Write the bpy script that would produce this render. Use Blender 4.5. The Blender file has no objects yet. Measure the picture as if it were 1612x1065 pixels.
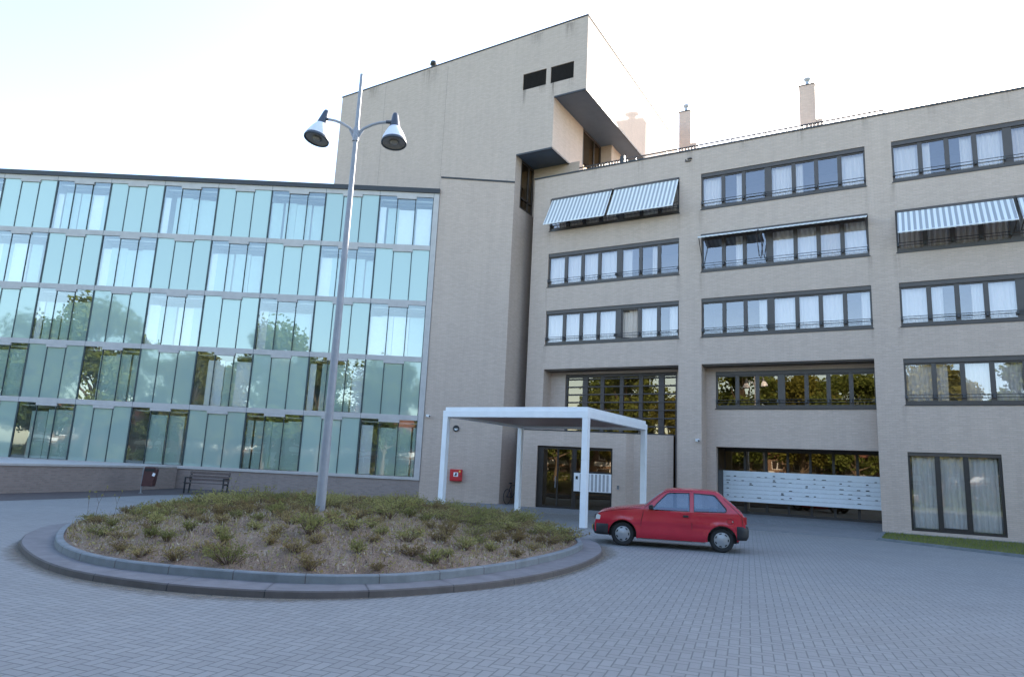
import bpy, bmesh, math, random
from mathutils import Vector, Matrix
from mathutils.geometry import tessellate_polygon
R = math.radians
scene = bpy.context.scene
col = scene.collection

# ------------------------------------------------------------------ mesh helpers
class MB:
    """Collects polygons and links them as one mesh object."""
    def __init__(s):
        s.v, s.f, s.m, s.sm = [], [], [], []

    def face(s, pts, mi=0, smooth=False):
        i = len(s.v)
        s.v += [tuple(p) for p in pts]
        s.f.append(list(range(i, i + len(pts)))); s.m.append(mi); s.sm.append(smooth)

    def mesh(s, verts, faces, mi=0, smooth=False):
        i = len(s.v)
        s.v += [tuple(p) for p in verts]
        for f in faces:
            s.f.append([i + k for k in f]); s.m.append(mi); s.sm.append(smooth)

    def box(s, x0, x1, y0, y1, z0, z1, mi=0, M=None):
        P = [(x, y, z) for z in (z0, z1) for y in (y0, y1) for x in (x0, x1)]
        if M: P = [M @ Vector(p) for p in P]
        s.mesh(P, [(0, 2, 3, 1), (4, 5, 7, 6), (0, 1, 5, 4), (2, 6, 7, 3), (0, 4, 6, 2), (1, 3, 7, 5)], mi)

    def bar(s, a, b, w, h, mi=0):
        """A square bar from a to b."""
        a, b = Vector(a), Vector(b)
        t = (b - a).normalized()
        up = Vector((0, 0, 1)) if abs(t.z) < .95 else Vector((0, 1, 0))
        x = t.cross(up).normalized() * w / 2
        y = x.cross(t).normalized() * h / 2
        P = [a - x - y, a + x - y, a + x + y, a - x + y, b - x - y, b + x - y, b + x + y, b - x + y]
        s.mesh(P, [(0, 1, 2, 3), (7, 6, 5, 4), (0, 4, 5, 1), (1, 5, 6, 2), (2, 6, 7, 3), (3, 7, 4, 0)], mi)

    def tube(s, path, r, n=10, mi=0, closed=False, caps=True):
        path = [Vector(p) for p in path]
        k = len(path)
        rr = r if isinstance(r, (list, tuple)) else [r] * k
        rings = []
        up = None
        for i in range(k):
            if closed: t = path[(i + 1) % k] - path[i - 1]
            else: t = path[min(i + 1, k - 1)] - path[max(i - 1, 0)]
            t.normalize()
            if up is None:
                up = Vector((0, 0, 1)) if abs(t.z) < .9 else Vector((1, 0, 0))
            x = t.cross(up).normalized(); y = x.cross(t).normalized(); up = y
            rings.append([path[i] + rr[i] * (math.cos(2 * math.pi * j / n) * x + math.sin(2 * math.pi * j / n) * y) for j in range(n)])
        V = [p for q in rings for p in q]
        F = []
        for i in range(k if closed else k - 1):
            for j in range(n):
                a, b = i * n, ((i + 1) % k) * n
                F.append((a + j, a + (j + 1) % n, b + (j + 1) % n, b + j))
        s.mesh(V, F, mi, True)
        if caps and not closed:
            s.face(rings[0][::-1], mi); s.face(rings[-1], mi)

    def lathe(s, prof, n=24, M=None, mi=0, smooth=True):
        V, F = [], []
        for (r, z) in prof:
            for j in range(n):
                p = Vector((r * math.cos(2 * math.pi * j / n), r * math.sin(2 * math.pi * j / n), z))
                V.append(M @ p if M else p)
        for i in range(len(prof) - 1):
            for j in range(n):
                F.append((i * n + j, i * n + (j + 1) % n, (i + 1) * n + (j + 1) % n, (i + 1) * n + j))
        s.mesh(V, F, mi, smooth)

    def prism(s, poly, z0, z1, mi=0):
        """Vertical prism on a plan polygon; z1 may be a list, one height per corner."""
        zt = z1 if isinstance(z1, (list, tuple)) else [z1] * len(poly)
        n = len(poly)
        s.face([(p[0], p[1], zt[i]) for i, p in enumerate(poly)], mi)
        s.face([(p[0], p[1], z0) for p in poly][::-1], mi)
        for i in range(n):
            a, b = poly[i], poly[(i + 1) % n]
            s.face([(a[0], a[1], z0), (b[0], b[1], z0), (b[0], b[1], zt[(i + 1) % n]), (a[0], a[1], zt[i])], mi)

    def wall(s, S, Z, holes, y0, y1, mi=0, back=True):
        """A slab in the plane y = y0..y1 over S x Z with rectangular holes (s0, s1, z0, z1) and their reveals."""
        xs = sorted({S[0], S[1], *[h[0] for h in holes], *[h[1] for h in holes]})
        zs = sorted({Z[0], Z[1], *[h[2] for h in holes], *[h[3] for h in holes]})
        xs = [x for x in xs if S[0] <= x <= S[1]]; zs = [z for z in zs if Z[0] <= z <= Z[1]]
        inh = lambda x, z: any(h[0] < x < h[1] and h[2] < z < h[3] for h in holes)
        for i in range(len(xs) - 1):
            for j in range(len(zs) - 1):
                a, b, c, d = xs[i], xs[i + 1], zs[j], zs[j + 1]
                if inh((a + b) / 2, (c + d) / 2): continue
                s.face([(a, y0, c), (b, y0, c), (b, y0, d), (a, y0, d)], mi)
                if back: s.face([(b, y1, c), (a, y1, c), (a, y1, d), (b, y1, d)], mi)
        for (a, b, c, d) in holes:
            if a >= S[0]: s.face([(a, y0, c), (a, y0, d), (a, y1, d), (a, y1, c)], mi)
            if b <= S[1]: s.face([(b, y0, d), (b, y0, c), (b, y1, c), (b, y1, d)], mi)
            if c > Z[0]: s.face([(b, y0, c), (a, y0, c), (a, y1, c), (b, y1, c)], mi)
            if d < Z[1]: s.face([(a, y0, d), (b, y0, d), (b, y1, d), (a, y1, d)], mi)

    def build(s, name, mats, parent=None, M=None, bevel=0, normals=False, loc=None):
        me = bpy.data.meshes.new(name)
        me.from_pydata(s.v, [], s.f)
        for m in (mats if isinstance(mats, (list, tuple)) else [mats]): me.materials.append(m)
        me.polygons.foreach_set('material_index', s.m)
        me.polygons.foreach_set('use_smooth', s.sm)
        if bevel or normals:
            bm = bmesh.new(); bm.from_mesh(me)
            bmesh.ops.remove_doubles(bm, verts=bm.verts, dist=1e-4)
            if normals: bmesh.ops.recalc_face_normals(bm, faces=bm.faces)
            if bevel:
                es = [e for e in bm.edges if len(e.link_faces) == 2 and e.calc_face_angle(0) > R(35)]
                bmesh.ops.bevel(bm, geom=es, offset=bevel, segments=2, affect='EDGES', profile=.6, clamp_overlap=True)
            bm.to_mesh(me); bm.free()
        metric_uv(me)
        o = bpy.data.objects.new(name, me)
        col.objects.link(o)
        if parent is not None: o.parent = parent
        if M is not None: o.matrix_local = M
        if loc is not None: o.location = loc
        return o

def metric_uv(me):
    """UVs in metres: along the wall and up it, or plan x, y on level faces."""
    uv = me.uv_layers.new(name='metres')
    vs = me.vertices
    for p in me.polygons:
        n = p.normal
        flat = abs(n.z) > .72
        if not flat:
            L = math.hypot(n.x, n.y) or 1; tx, ty = -n.y / L, n.x / L
        for li in p.loop_indices:
            c = vs[me.loops[li].vertex_index].co
            uv.data[li].uv = (c.x, c.y) if flat else (c.x * tx + c.y * ty, c.z)

def tag(o, label=None, cat=None, group=None, kind=None):
    if label: o['label'] = label
    if cat: o['category'] = cat
    if group: o['group'] = group
    if kind: o['kind'] = kind
    return o

def thing(name, label, cat, loc=(0, 0, 0), rz=0, group=None):
    o = bpy.data.objects.new(name, None); col.objects.link(o)
    o.empty_display_size = .2
    o.location = loc; o.rotation_euler = (0, 0, rz)
    return tag(o, label, cat, group)

def copy_tree(o, parent=None):
    c = o.copy(); col.objects.link(c)
    if parent is not None:
        mb = o.matrix_local.copy(); c.parent = parent; c.matrix_local = mb
    for ch in list(o.children): copy_tree(ch, c)
    return c

# ------------------------------------------------------------------ material helpers
class NT:
    def __init__(s, name):
        s.mat = bpy.data.materials.new(name); s.mat.use_nodes = True
        s.t = s.mat.node_tree; s.t.nodes.clear()
        s.out = s.t.nodes.new('ShaderNodeOutputMaterial')
    def put(s, sock, v):
        if v is None: return
        if hasattr(v, 'is_linked') or isinstance(v, bpy.types.NodeSocket): s.t.links.new(v, sock)
        else:
            if isinstance(v, (tuple, list)) and len(v) == 3 and sock.type == 'RGBA': v = (*v, 1)
            sock.default_value = v
    def n(s, typ, ins=None, **props):
        nd = s.t.nodes.new(typ)
        for k, v in props.items(): setattr(nd, k, v)
        for k, v in (ins or {}).items(): s.put(nd.inputs[k], v)
        return nd
    def m(s, op, a, b=None, c=None, clamp=False):
        nd = s.t.nodes.new('ShaderNodeMath'); nd.operation = op; nd.use_clamp = clamp
        for i, v in enumerate((a, b, c)):
            if v is not None: s.put(nd.inputs[i], v)
        return nd.outputs[0]
    def mix(s, f, a, b, blend='MIX'):
        nd = s.t.nodes.new('ShaderNodeMix'); nd.data_type = 'RGBA'; nd.blend_type = blend
        s.put(nd.inputs[0], f); s.put(nd.inputs[6], a); s.put(nd.inputs[7], b)
        return nd.outputs[2]
    def noise(s, vec, scale, detail=3, rough=.5):
        return s.n('ShaderNodeTexNoise', {'Vector': vec, 'Scale': scale, 'Detail': detail, 'Roughness': rough}).outputs[0]
    def ramp(s, f, stops):
        nd = s.t.nodes.new('ShaderNodeValToRGB'); s.put(nd.inputs[0], f)
        e = nd.color_ramp.elements
        while len(e) < len(stops): e.new(.5)
        for i, (p, c) in enumerate(stops):
            e[i].position = p; e[i].color = (*c, 1) if len(c) == 3 else c
        return nd.outputs[0]
    def bump(s, h, strength=.3, dist=.01):
        return s.n('ShaderNodeBump', {'Height': h, 'Strength': strength, 'Distance': dist}).outputs[0]
    def pbr(s, color, rough=.6, normal=None, **kw):
        b = s.t.nodes.new('ShaderNodeBsdfPrincipled')
        s.put(b.inputs['Base Color'], color); s.put(b.inputs['Roughness'], rough)
        if normal is not None: s.put(b.inputs['Normal'], normal)
        for k, v in kw.items(): s.put(b.inputs[k.replace('_', ' ')], v)
        return b.outputs[0]
    def done(s, shader):
        s.t.links.new(shader, s.out.inputs[0]); return s.mat
    def coord(s, w='Object'):
        return s.n('ShaderNodeTexCoord').outputs[w]

def vary(c, k): return tuple(min(1, x * k) for x in c)

def plain(name, c, rough=.55, var=.12, scale=6, metallic=0., bump=0., **kw):
    """Painted, coated or moulded surface with slight unevenness."""
    t = NT(name); co = t.coord()
    f = t.noise(co, scale, 5, .6)
    colr = t.ramp(f, [(.25, vary(c, 1 - var)), (.75, vary(c, 1 + var))])
    rg = t.m('MULTIPLY_ADD', t.noise(co, scale * 3, 3), .16, rough - .08)
    nm = t.bump(t.noise(co, scale * 12, 3), bump, .004) if bump else None
    return t.done(t.pbr(colr, rg, nm, Metallic=metallic, **kw))

def brick_mat(name, c1, c2, mortar, bw=.22, bh=.0645, msize=.009, weather=.07):
    t = NT(name); uv = t.coord('UV'); co = t.coord()
    b = t.n('ShaderNodeTexBrick', {'Vector': uv, 'Color1': c1, 'Color2': c2, 'Mortar': mortar, 'Scale': 1., 'Mortar Size': msize,
                                    'Mortar Smooth': .2, 'Bias': 0., 'Brick Width': bw, 'Row Height': bh}, offset=.5)
    big = t.noise(co, .35, 6, .65)
    k = t.m('MULTIPLY_ADD', big, weather * 2, 1 - weather)
    fine = t.m('MULTIPLY_ADD', t.noise(co, 9, 4, .7), .12, .94)
    # faint vertical rain streaks
    mp = t.n('ShaderNodeMapping', {'Vector': co, 'Scale': (2.2, 2.2, .12)}).outputs[0]
    st = t.m('MULTIPLY_ADD', t.noise(mp, 1.5, 4, .6), .20, .90)
    k = t.m('MULTIPLY', t.m('MULTIPLY', k, fine), st)
    colr = t.mix(1., b.outputs[0], t.n('ShaderNodeCombineColor', {0: k, 1: k, 2: k}).outputs[0], 'MULTIPLY')
    h = t.m('MULTIPLY_ADD', t.noise(co, 60, 3), .25, t.m('SUBTRACT', 1., b.outputs[1]))
    return t.done(t.pbr(colr, .85, t.bump(h, .3, .005)))

def herring_mat(name, c1, c2, joint, angle, unit=.1, stretcher=False):
    """Concrete pavers: 2 x 1 herringbone, or a stretcher bond."""
    t = NT(name); co = t.coord()
    mp = t.n('ShaderNodeMapping', {'Vector': co, 'Rotation': (0, 0, angle), 'Scale': (1 / unit, 1 / unit, 1)}).outputs[0]
    if not stretcher:
        sp = t.n('ShaderNodeSeparateXYZ', {0: mp}).outputs
        x, y = sp[0], sp[1]
        i, j = t.m('FLOOR', x), t.m('FLOOR', y)
        fx, fy = t.m('SUBTRACT', x, i), t.m('SUBTRACT', y, j)
        q = t.m('FLOORED_MODULO', t.m('SUBTRACT', i, j), 4.)
        is_ = lambda k: t.m('COMPARE', q, float(k), .1)
        big = lambda k: t.m('MULTIPLY', is_(k), 5.)
        dl = t.m('ADD', fx, big(1)); dr = t.m('ADD', t.m('SUBTRACT', 1., fx), big(0))
        db = t.m('ADD', fy, big(2)); dt = t.m('ADD', t.m('SUBTRACT', 1., fy), big(3))
        d = t.m('MINIMUM', t.m('MINIMUM', dl, dr), t.m('MINIMUM', db, dt))
        bi = t.m('SUBTRACT', i, is_(1)); bj = t.m('SUBTRACT', j, is_(2))
        rnd = t.n('ShaderNodeTexWhiteNoise', {'Vector': t.n('ShaderNodeCombineXYZ', {0: bi, 1: bj}).outputs[0]}, noise_dimensions='3D').outputs[0]
        jf = t.n('ShaderNodeMapRange', {'Value': d, 1: .03, 2: .085, 3: 1., 4: 0.}, clamp=True).outputs[0]
    else:
        b = t.n('ShaderNodeTexBrick', {'Vector': mp, 'Color1': (0, 0, 0), 'Color2': (1, 1, 1), 'Mortar': (.5, .5, .5), 'Scale': 1., 'Mortar Size': .05,
                                        'Mortar Smooth': .3, 'Bias': 0., 'Brick Width': 2., 'Row Height': 1.}, offset=.5)
        rnd, jf = b.outputs[0], b.outputs[1]
    base = t.mix(rnd, c1, c2)
    k = t.m('MULTIPLY_ADD', t.noise(co, .5, 6, .65), .36, .82)
    k = t.m('MULTIPLY', k, t.m('MULTIPLY_ADD', t.noise(co, 45, 4, .7), .3, .85))
    base = t.mix(1., base, t.n('ShaderNodeCombineColor', {0: k, 1: k, 2: k}).outputs[0], 'MULTIPLY')
    # sand swept into joints, a few dark drips
    sand = t.ramp(t.noise(co, .28, 5, .6), [(.52, (0, 0, 0)), (.72, (1, 1, 1))])
    base = t.mix(t.m('MULTIPLY', sand, .3), base, (.30, .275, .24))
    spot = t.ramp(t.noise(co, 3.1, 2, .5), [(.73, (0, 0, 0)), (.78, (1, 1, 1))])
    base = t.mix(t.m('MULTIPLY', spot, .35), base, (.07, .07, .075))
    colr = t.mix(t.m('MULTIPLY', jf, .85), base, joint)
    h = t.m('ADD', t.m('SUBTRACT', 1., jf), t.m('MULTIPLY', t.noise(co, 70, 3), .3))
    return t.done(t.pbr(colr, .8, t.bump(h, .6, .006)))

def glass_mat(name, tint, refl, rcol=(1, 1, 1), rough=.0):
    """Window glass: see-through with a mirror share that grows towards grazing angles."""
    t = NT(name); co = t.coord()
    wob = t.bump(t.noise(co, .8, 2), .035, .05)
    tr = t.n('ShaderNodeBsdfTransparent', {0: tint}).outputs[0]
    gl = t.n('ShaderNodeBsdfGlossy', {'Color': rcol, 'Roughness': rough, 'Normal': wob}).outputs[0]
    fr = t.n('ShaderNodeFresnel', {0: 1.5}).outputs[0]
    f = t.m('MULTIPLY_ADD', fr, 1 - refl, refl, clamp=True)
    return t.done(t.n('ShaderNodeMixShader', {0: f, 1: tr, 2: gl}).outputs[0])

def panel_mat(name, c, refl):
    """Enamelled glass: an opaque pale coat behind a clear, reflecting sheet."""
    t = NT(name); co = t.coord()
    info = t.n('ShaderNodeObjectInfo').outputs['Random']
    k = t.m('MULTIPLY_ADD', info, .26, .88)
    base = t.mix(1., c, t.n('ShaderNodeCombineColor', {0: k, 1: k, 2: k}).outputs[0], 'MULTIPLY')
    wob = t.bump(t.noise(co, .7, 2), .04, .05)
    df = t.n('ShaderNodeBsdfDiffuse', {0: base}).outputs[0]
    gl = t.n('ShaderNodeBsdfGlossy', {'Color': (.68, .77, .72), 'Roughness': .035, 'Normal': wob}).outputs[0]
    fr = t.n('ShaderNodeFresnel', {0: 1.5}).outputs[0]
    f = t.m('MULTIPLY_ADD', fr, 1 - refl, refl, clamp=True)
    return t.done(t.n('ShaderNodeMixShader', {0: f, 1: df, 2: gl}).outputs[0])

def leaf_mat(name, c1, c2, c3):
    t = NT(name); co = t.coord()
    rnd = t.n('ShaderNodeTexWhiteNoise', {'Vector': t.n('ShaderNodeVectorMath', {0: t.n('ShaderNodeNewGeometry').outputs['Position'], 1: (7, 7, 7)}, operation='MULTIPLY').outputs[0]}).outputs[0]
    f = t.m('ADD', t.m('MULTIPLY', t.noise(co, 3., 2), .7), t.m('MULTIPLY', rnd, .3))
    f = t.m('ADD', f, t.m('MULTIPLY_ADD', t.n('ShaderNodeObjectInfo').outputs['Random'], .3, -.15))
    c = t.ramp(f, [(.3, c1), (.5, c2), (.72, c3)])
    d = t.n('ShaderNodeBsdfDiffuse', {0: c}).outputs[0]
    tl = t.n('ShaderNodeBsdfTranslucent', {0: c}).outputs[0]
    return t.done(t.n('ShaderNodeMixShader', {0: .42, 1: d, 2: tl}).outputs[0])

def stain_mat(name, c, amount):
    """Dirt run down a wall: streaked, fading out by the point attribute 'fade'."""
    t = NT(name); co = t.coord()
    mp = t.n('ShaderNodeMapping', {'Vector': co, 'Scale': (9, 9, .5)}).outputs[0]
    at = t.n('ShaderNodeAttribute', attribute_name='fade').outputs['Fac']
    f = t.m('MULTIPLY', at, t.ramp(t.noise(mp, 1.4, 4, .6), [(.38, (0, 0, 0)), (.7, (1, 1, 1))]))
    f = t.m('MULTIPLY', f, amount, clamp=True)
    return t.done(t.n('ShaderNodeMixShader', {0: f, 1: t.n('ShaderNodeBsdfTransparent').outputs[0], 2: t.n('ShaderNodeBsdfDiffuse', {0: c}).outputs[0]}).outputs[0])

def stain(par, spots, m, y=-.0035):
    """spots: (s0, s1, z_top, length) on a wall in the plane y = 0 of its building."""
    for (a, c, zt, L) in spots:
        b = MB(); fade = []; n = 6
        V = [(a + (c - a) * i / 4, y, zt - L * j / n) for j in range(n + 1) for i in range(5)]
        b.mesh(V, [(j * 5 + i, j * 5 + 5 + i, j * 5 + 6 + i, j * 5 + 1 + i) for j in range(n) for i in range(4)])
        fade += [(1 - j / n) ** 1.3 * (0, .8, 1, .8, 0)[i] for j in range(n + 1) for i in range(5)]
        o = b.build('rain_stain', m, par)
        fa = o.data.attributes.new('fade', 'FLOAT', 'POINT'); fa.data.foreach_set('value', fade)

def stripes_mat(name, c1, c2, period):
    t = NT(name); u = t.n('ShaderNodeSeparateXYZ', {0: t.coord()}).outputs[0]
    f = t.m('FRACT', t.m('MULTIPLY', u, 1 / period))
    w = t.n('ShaderNodeMapRange', {'Value': t.m('ABSOLUTE', t.m('SUBTRACT', f, .5)), 1: .235, 2: .265, 3: 0., 4: 1.}).outputs[0]
    c = t.mix(w, c1, c2)
    d = t.n('ShaderNodeBsdfDiffuse', {0: c}).outputs[0]
    tl = t.n('ShaderNodeBsdfTranslucent', {0: c}).outputs[0]
    return t.done(t.n('ShaderNodeMixShader', {0: .35, 1: d, 2: tl}).outputs[0])

# ------------------------------------------------------------------ palette
M = {}
M['brick'] = brick_mat('pale_brick', (.535, .416, .342), (.475, .366, .30), (.43, .352, .30))
M['brick_plinth'] = brick_mat('plinth_brick', (.31, .235, .205), (.25, .19, .165), (.27, .24, .22))
M['coping'] = plain('dark_coping', (.026, .027, .031), .5)
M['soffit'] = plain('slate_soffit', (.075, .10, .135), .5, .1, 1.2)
M['frame'] = plain('brown_frame', (.062, .048, .042), .42, .1, 3)
M['dark_frame'] = plain('dark_frame', (.028, .022, .02), .4)
M['steel'] = plain('galvanised_steel', (.33, .35, .38), .42, .12, 9, .5)
M['rail'] = plain('grey_rail', (.045, .045, .05), .45)
M['white'] = plain('white_paint', (.80, .81, .83), .42, .05, 2.5)
M['stone'] = plain('pale_concrete', (.47, .44, .42), .75, .1, 2.5, bump=.15)
M['kerb'] = plain('concrete_kerb', (.175, .19, .20), .8, .22, 4, bump=.35)
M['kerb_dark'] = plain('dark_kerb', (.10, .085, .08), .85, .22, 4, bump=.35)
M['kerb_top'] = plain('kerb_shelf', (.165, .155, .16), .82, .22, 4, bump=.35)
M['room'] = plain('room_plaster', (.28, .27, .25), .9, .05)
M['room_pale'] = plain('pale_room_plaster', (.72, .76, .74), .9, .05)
M['pale_blind'] = plain('pale_green_blind', (.60, .73, .68), .8, .03)
M['pole'] = plain('grey_lamp_post', (.29, .30, .33), .5, .1, 7)
M['blind'] = plain('white_blind', (.95, .96, .97), .8, .03)
M['net'] = None
def net_mat():
    t = NT('net_curtain')
    c = (.93, .87, .83)
    d = t.n('ShaderNodeBsdfDiffuse', {0: c}).outputs[0]
    tr = t.n('ShaderNodeBsdfTransparent', {0: (1, 1, 1)}).outputs[0]
    return t.done(t.n('ShaderNodeMixShader', {0: .16, 1: d, 2: tr}).outputs[0])
M['net'] = net_mat()
M['beige_curtain'] = plain('beige_curtain', (.62, .52, .44), .9, .06)
M['glass'] = glass_mat('window_glass', (.90, .89, .88), .14, (.90, .87, .90))
M['low_glass'] = glass_mat('ground_floor_glass', (.93, .95, .95), .07, (.95, .95, .95))
M['bronze_glass'] = glass_mat('bronze_glass', (.34, .27, .20), .17, (.76, .62, .46))
M['clear_teal'] = glass_mat('clear_teal_glass', (.97, 1., .99), .17, (.86, .92, .90))
M['teal'] = panel_mat('enamelled_teal_glass', (.365, .465, .415), .12)
M['seam'] = plain('dark_gasket', (.03, .045, .05), .5)
M['vent_black'] = plain('louvre_black', (.04, .034, .034), .5)
M['louvre'] = plain('brown_louvre', (.045, .032, .03), .5)
M['awning'] = stripes_mat('striped_awning_cloth', (.95, .95, .94), (.50, .51, .54), .19)
M['asphalt'] = plain('asphalt', (.05, .05, .052), .85, .25, 8, bump=.3)
M['strip'] = plain('dark_gutter_paving', (.085, .068, .066), .85, .25, 5, bump=.3)
M['red_box'] = plain('red_enamel', (.52, .025, .03), .35, .06)
M['black'] = plain('black_plastic', (.018, .018, .02), .45)
M['yellow'] = plain('yellow_sticker', (.75, .5, .06), .5)
M['bin'] = plain('dark_red_bin', (.075, .028, .026), .5, .15)
M['timber'] = plain('weathered_timber', (.125, .09, .08), .7, .25, 14)
M['pavers'] = herring_mat('herringbone_pavers', (.25, .247, .24), (.22, .217, .212), (.118, .118, .118), R(19), .105)
M['footway'] = herring_mat('footway_pavers', (.232, .232, .235), (.19, .192, .197), (.10, .105, .11), R(30.5), .105, True)
# ------------------------------------------------------------------ sky, sun, camera
SUN_AZ, SUN_EL = 41.0, 28.0
world = bpy.data.worlds.new('World'); scene.world = world; world.use_nodes = True
wn = world.node_tree
sky = wn.nodes.new('ShaderNodeTexSky'); sky.sky_type = 'NISHITA'; sky.sun_disc = False
sky.sun_elevation = R(SUN_EL); sky.sun_rotation = R(SUN_AZ)
sky.air_density = 1.0; sky.dust_density = 1.3; sky.ozone_density = .9
bg = wn.nodes['Background']; wn.links.new(sky.outputs[0], bg.inputs[0]); bg.inputs[1].default_value = .12
sl = bpy.data.lights.new('sun', 'SUN'); sl.energy = 3.4; sl.angle = R(.53); sl.color = (1, .93, .82)
so = bpy.data.objects.new('sun', sl); col.objects.link(so)
sd = Vector((math.sin(R(SUN_AZ)) * math.cos(R(SUN_EL)), math.cos(R(SUN_AZ)) * math.cos(R(SUN_EL)), math.sin(R(SUN_EL))))
so.rotation_euler = (-sd).to_track_quat('-Z', 'Y').to_euler(); so.location = (20, 20, 40)

cam = bpy.data.cameras.new('camera'); co_ = bpy.data.objects.new('camera', cam); col.objects.link(co_)
cam.sensor_width = 36; cam.lens = 36 * 1090 / 1612; cam.clip_end = 3000; cam.clip_start = .1
p_, r_ = R(10.609), R(2.809)
fw = Vector((0, math.cos(p_), math.sin(p_))); rt0 = Vector((1, 0, 0)); up0 = rt0.cross(fw)
rt = math.cos(r_) * rt0 + math.sin(r_) * up0; up = -math.sin(r_) * rt0 + math.cos(r_) * up0
co_.matrix_world = Matrix(((rt.x, up.x, -fw.x, 0), (rt.y, up.y, -fw.y, 0), (rt.z, up.z, -fw.z, 1.65), (0, 0, 0, 1)))
scene.camera = co_
scene.view_settings.view_transform = 'Standard'; scene.view_settings.look = 'None'
scene.view_settings.gamma = 1; scene.view_settings.exposure = 2.4
scene.cycles.max_bounces = 8; scene.cycles.transparent_max_bounces = 16; scene.cycles.use_denoising = True
scene.cycles.sample_clamp_indirect = 8

# ------------------------------------------------------------------ frames of the two fronts
YAW = R(-30.5)
U = Vector((math.cos(YAW), math.sin(YAW), 0)); NB = Vector((-math.sin(YAW), math.cos(YAW), 0))
RF0 = Vector((.7934, 33.6255, 0)); C0 = Vector((-.334, 33.0026, 0))
def rf(s, d, z=0): return RF0 + U * s + NB * d + Vector((0, 0, z))

# ------------------------------------------------------------------ ground
def sheet(name, poly, z, m, kind='structure'):
    b = MB(); b.face([(x, y, z) for x, y in poly]); o = b.build(name, m); tag(o, kind=kind); return o

tg = NT('meadow_ground'); cg = tg.coord()
gc = tg.ramp(tg.noise(cg, .9, 6, .7), [(.3, (.085, .115, .028)), (.7, (.16, .17, .05))])
M['ground'] = tg.done(tg.pbr(gc, .9))
sheet('ground', [(-900, -900), (900, -900), (900, 900), (-900, 900)], -.012, M['ground'])
sheet('paving', [(-24, -7), (60, -7), (60, 60), (-24, 60)], 0, M['pavers'])
sheet('street', [(-200, -26), (200, -26), (200, -19), (-200, -19)], -.004, M['asphalt'])
f0, f1, f2, f3 = rf(-2.2, -4.1), rf(15.2, -4.1), rf(15.2, .7), rf(-2.2, .7)
sheet('pavement', [f0[:2], f1[:2], f2[:2], f3[:2]], .004, M['footway'])
b = MB(); b.box(0, 17.4, -.05, .05, -.05, .012)
o = b.build('flush_kerb', M['kerb']); o.location = f0; o.rotation_euler = (0, 0, YAW); tag(o, kind='structure')
sheet('gutter_strip', [(-15.4, 30.6), (-17.2, 22.4), (-26, 22.4), (-26, 19.6), (-14.9, 20.2), (-13.9, 23.8), (-13.3, 27), (-11, 31.2), (-4.2, 32.6), (-4.2, 33), (-15.3, 33)], .005, M['strip'])

# grass strip by the ground-floor window, with its low kerb
gp = [rf(15.25, -.45), rf(15.25, -4.05), Vector((13.74, 18.85, 0)), Vector((16.6, 13.6, 0)), rf(30, -9), rf(30, -.45)]
ts = NT('lawn_soil'); cs = ts.coord()
M['lawn_soil'] = ts.done(ts.pbr(ts.ramp(ts.noise(cs, 2.2, 6, .7), [(.35, (.11, .085, .05)), (.6, (.09, .12, .03))]), .95))
b = MB(); b.prism([p[:2] for p in gp], -.05, .045); tag(b.build('grass_bed', M['lawn_soil']), kind='structure')
M['blade'] = leaf_mat('grass_blade', (.12, .155, .035), (.19, .23, .055), (.30, .28, .10))
def inside(poly, x, y):
    c = False; n = len(poly)
    for i in range(n):
        x1, y1 = poly[i][0], poly[i][1]; x2, y2 = poly[i - 1][0], poly[i - 1][1]
        if (y1 > y) != (y2 > y) and x < (x2 - x1) * (y - y1) / (y2 - y1) + x1: c = not c
    return c
rg = random.Random(5); b = MB(); k = 0
while k < 16000:
    x, y = rg.uniform(11, 22), rg.uniform(13, 26)
    if not inside(gp, x, y): continue
    k += 1; h = rg.uniform(.03, .10); a = rg.uniform(0, 6.28); w = rg.uniform(.006, .012)
    dx, dy = math.cos(a) * w, math.sin(a) * w; lx, ly = rg.gauss(0, .025), rg.gauss(0, .025)
    b.face([(x - dx, y - dy, .04), (x + dx, y + dy, .04), (x + lx, y + ly, .04 + h)])
tag(b.build('grass', M['blade']), 'short grass growing in the bed below the curtained ground floor window', 'grass', kind='stuff')
b = MB()
kp = [rf(15.2, -.45), rf(15.2, -4.1), Vector((13.70, 18.80, 0)), Vector((16.6, 13.5, 0))]
for i in range(3):
    a, c = kp[i], kp[i + 1]
    b.bar(a + Vector((0, 0, .02)), c + Vector((0, 0, .02)), .09, .11)
tag(b.build('grass_kerb', M['kerb']), kind='structure')
b = MB(); q = [rf(15.25, -.44), rf(30, -.44), rf(30, 0.02), rf(15.25, 0.02)]
b.prism([p[:2] for p in q], -.05, .05); tag(b.build('edge_paving', M['footway']), kind='structure')

# ------------------------------------------------------------------ roundabout: two kerbs and a soil mound
def closed_curve(P, n=160):
    out = []; k = len(P)
    for i in range(k):
        p0, p1, p2, p3 = [Vector(P[(i + j) % k]) for j in (-1, 0, 1, 2)]
        m = max(2, round(n * (p2 - p1).length / 36))
        for j in range(m):
            t = j / m
            out.append(.5 * ((2 * p1) + (p2 - p0) * t + (2 * p0 - 5 * p1 + 4 * p2 - p3) * t * t + (3 * p1 - p0 - 3 * p2 + p3) * t ** 3))
    return out
outer = closed_curve([(-9.12, 15.0), (-8.75, 13.4), (-8.02, 12.03), (-7.27, 11.03), (-6.3, 10.0), (-5.38, 9.31), (-4.22, 8.83), (-3.4, 8.68), (-2.61, 8.67), (-1.83, 8.88), (-.97, 9.38),
                      (.04, 10.29), (.99, 11.7), (1.71, 13.38), (2.12, 15.1), (2.05, 17.0), (.9, 19.2), (-1.2, 20.5), (-3.8, 20.8), (-6.5, 20.0), (-8.4, 18.0)])
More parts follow.
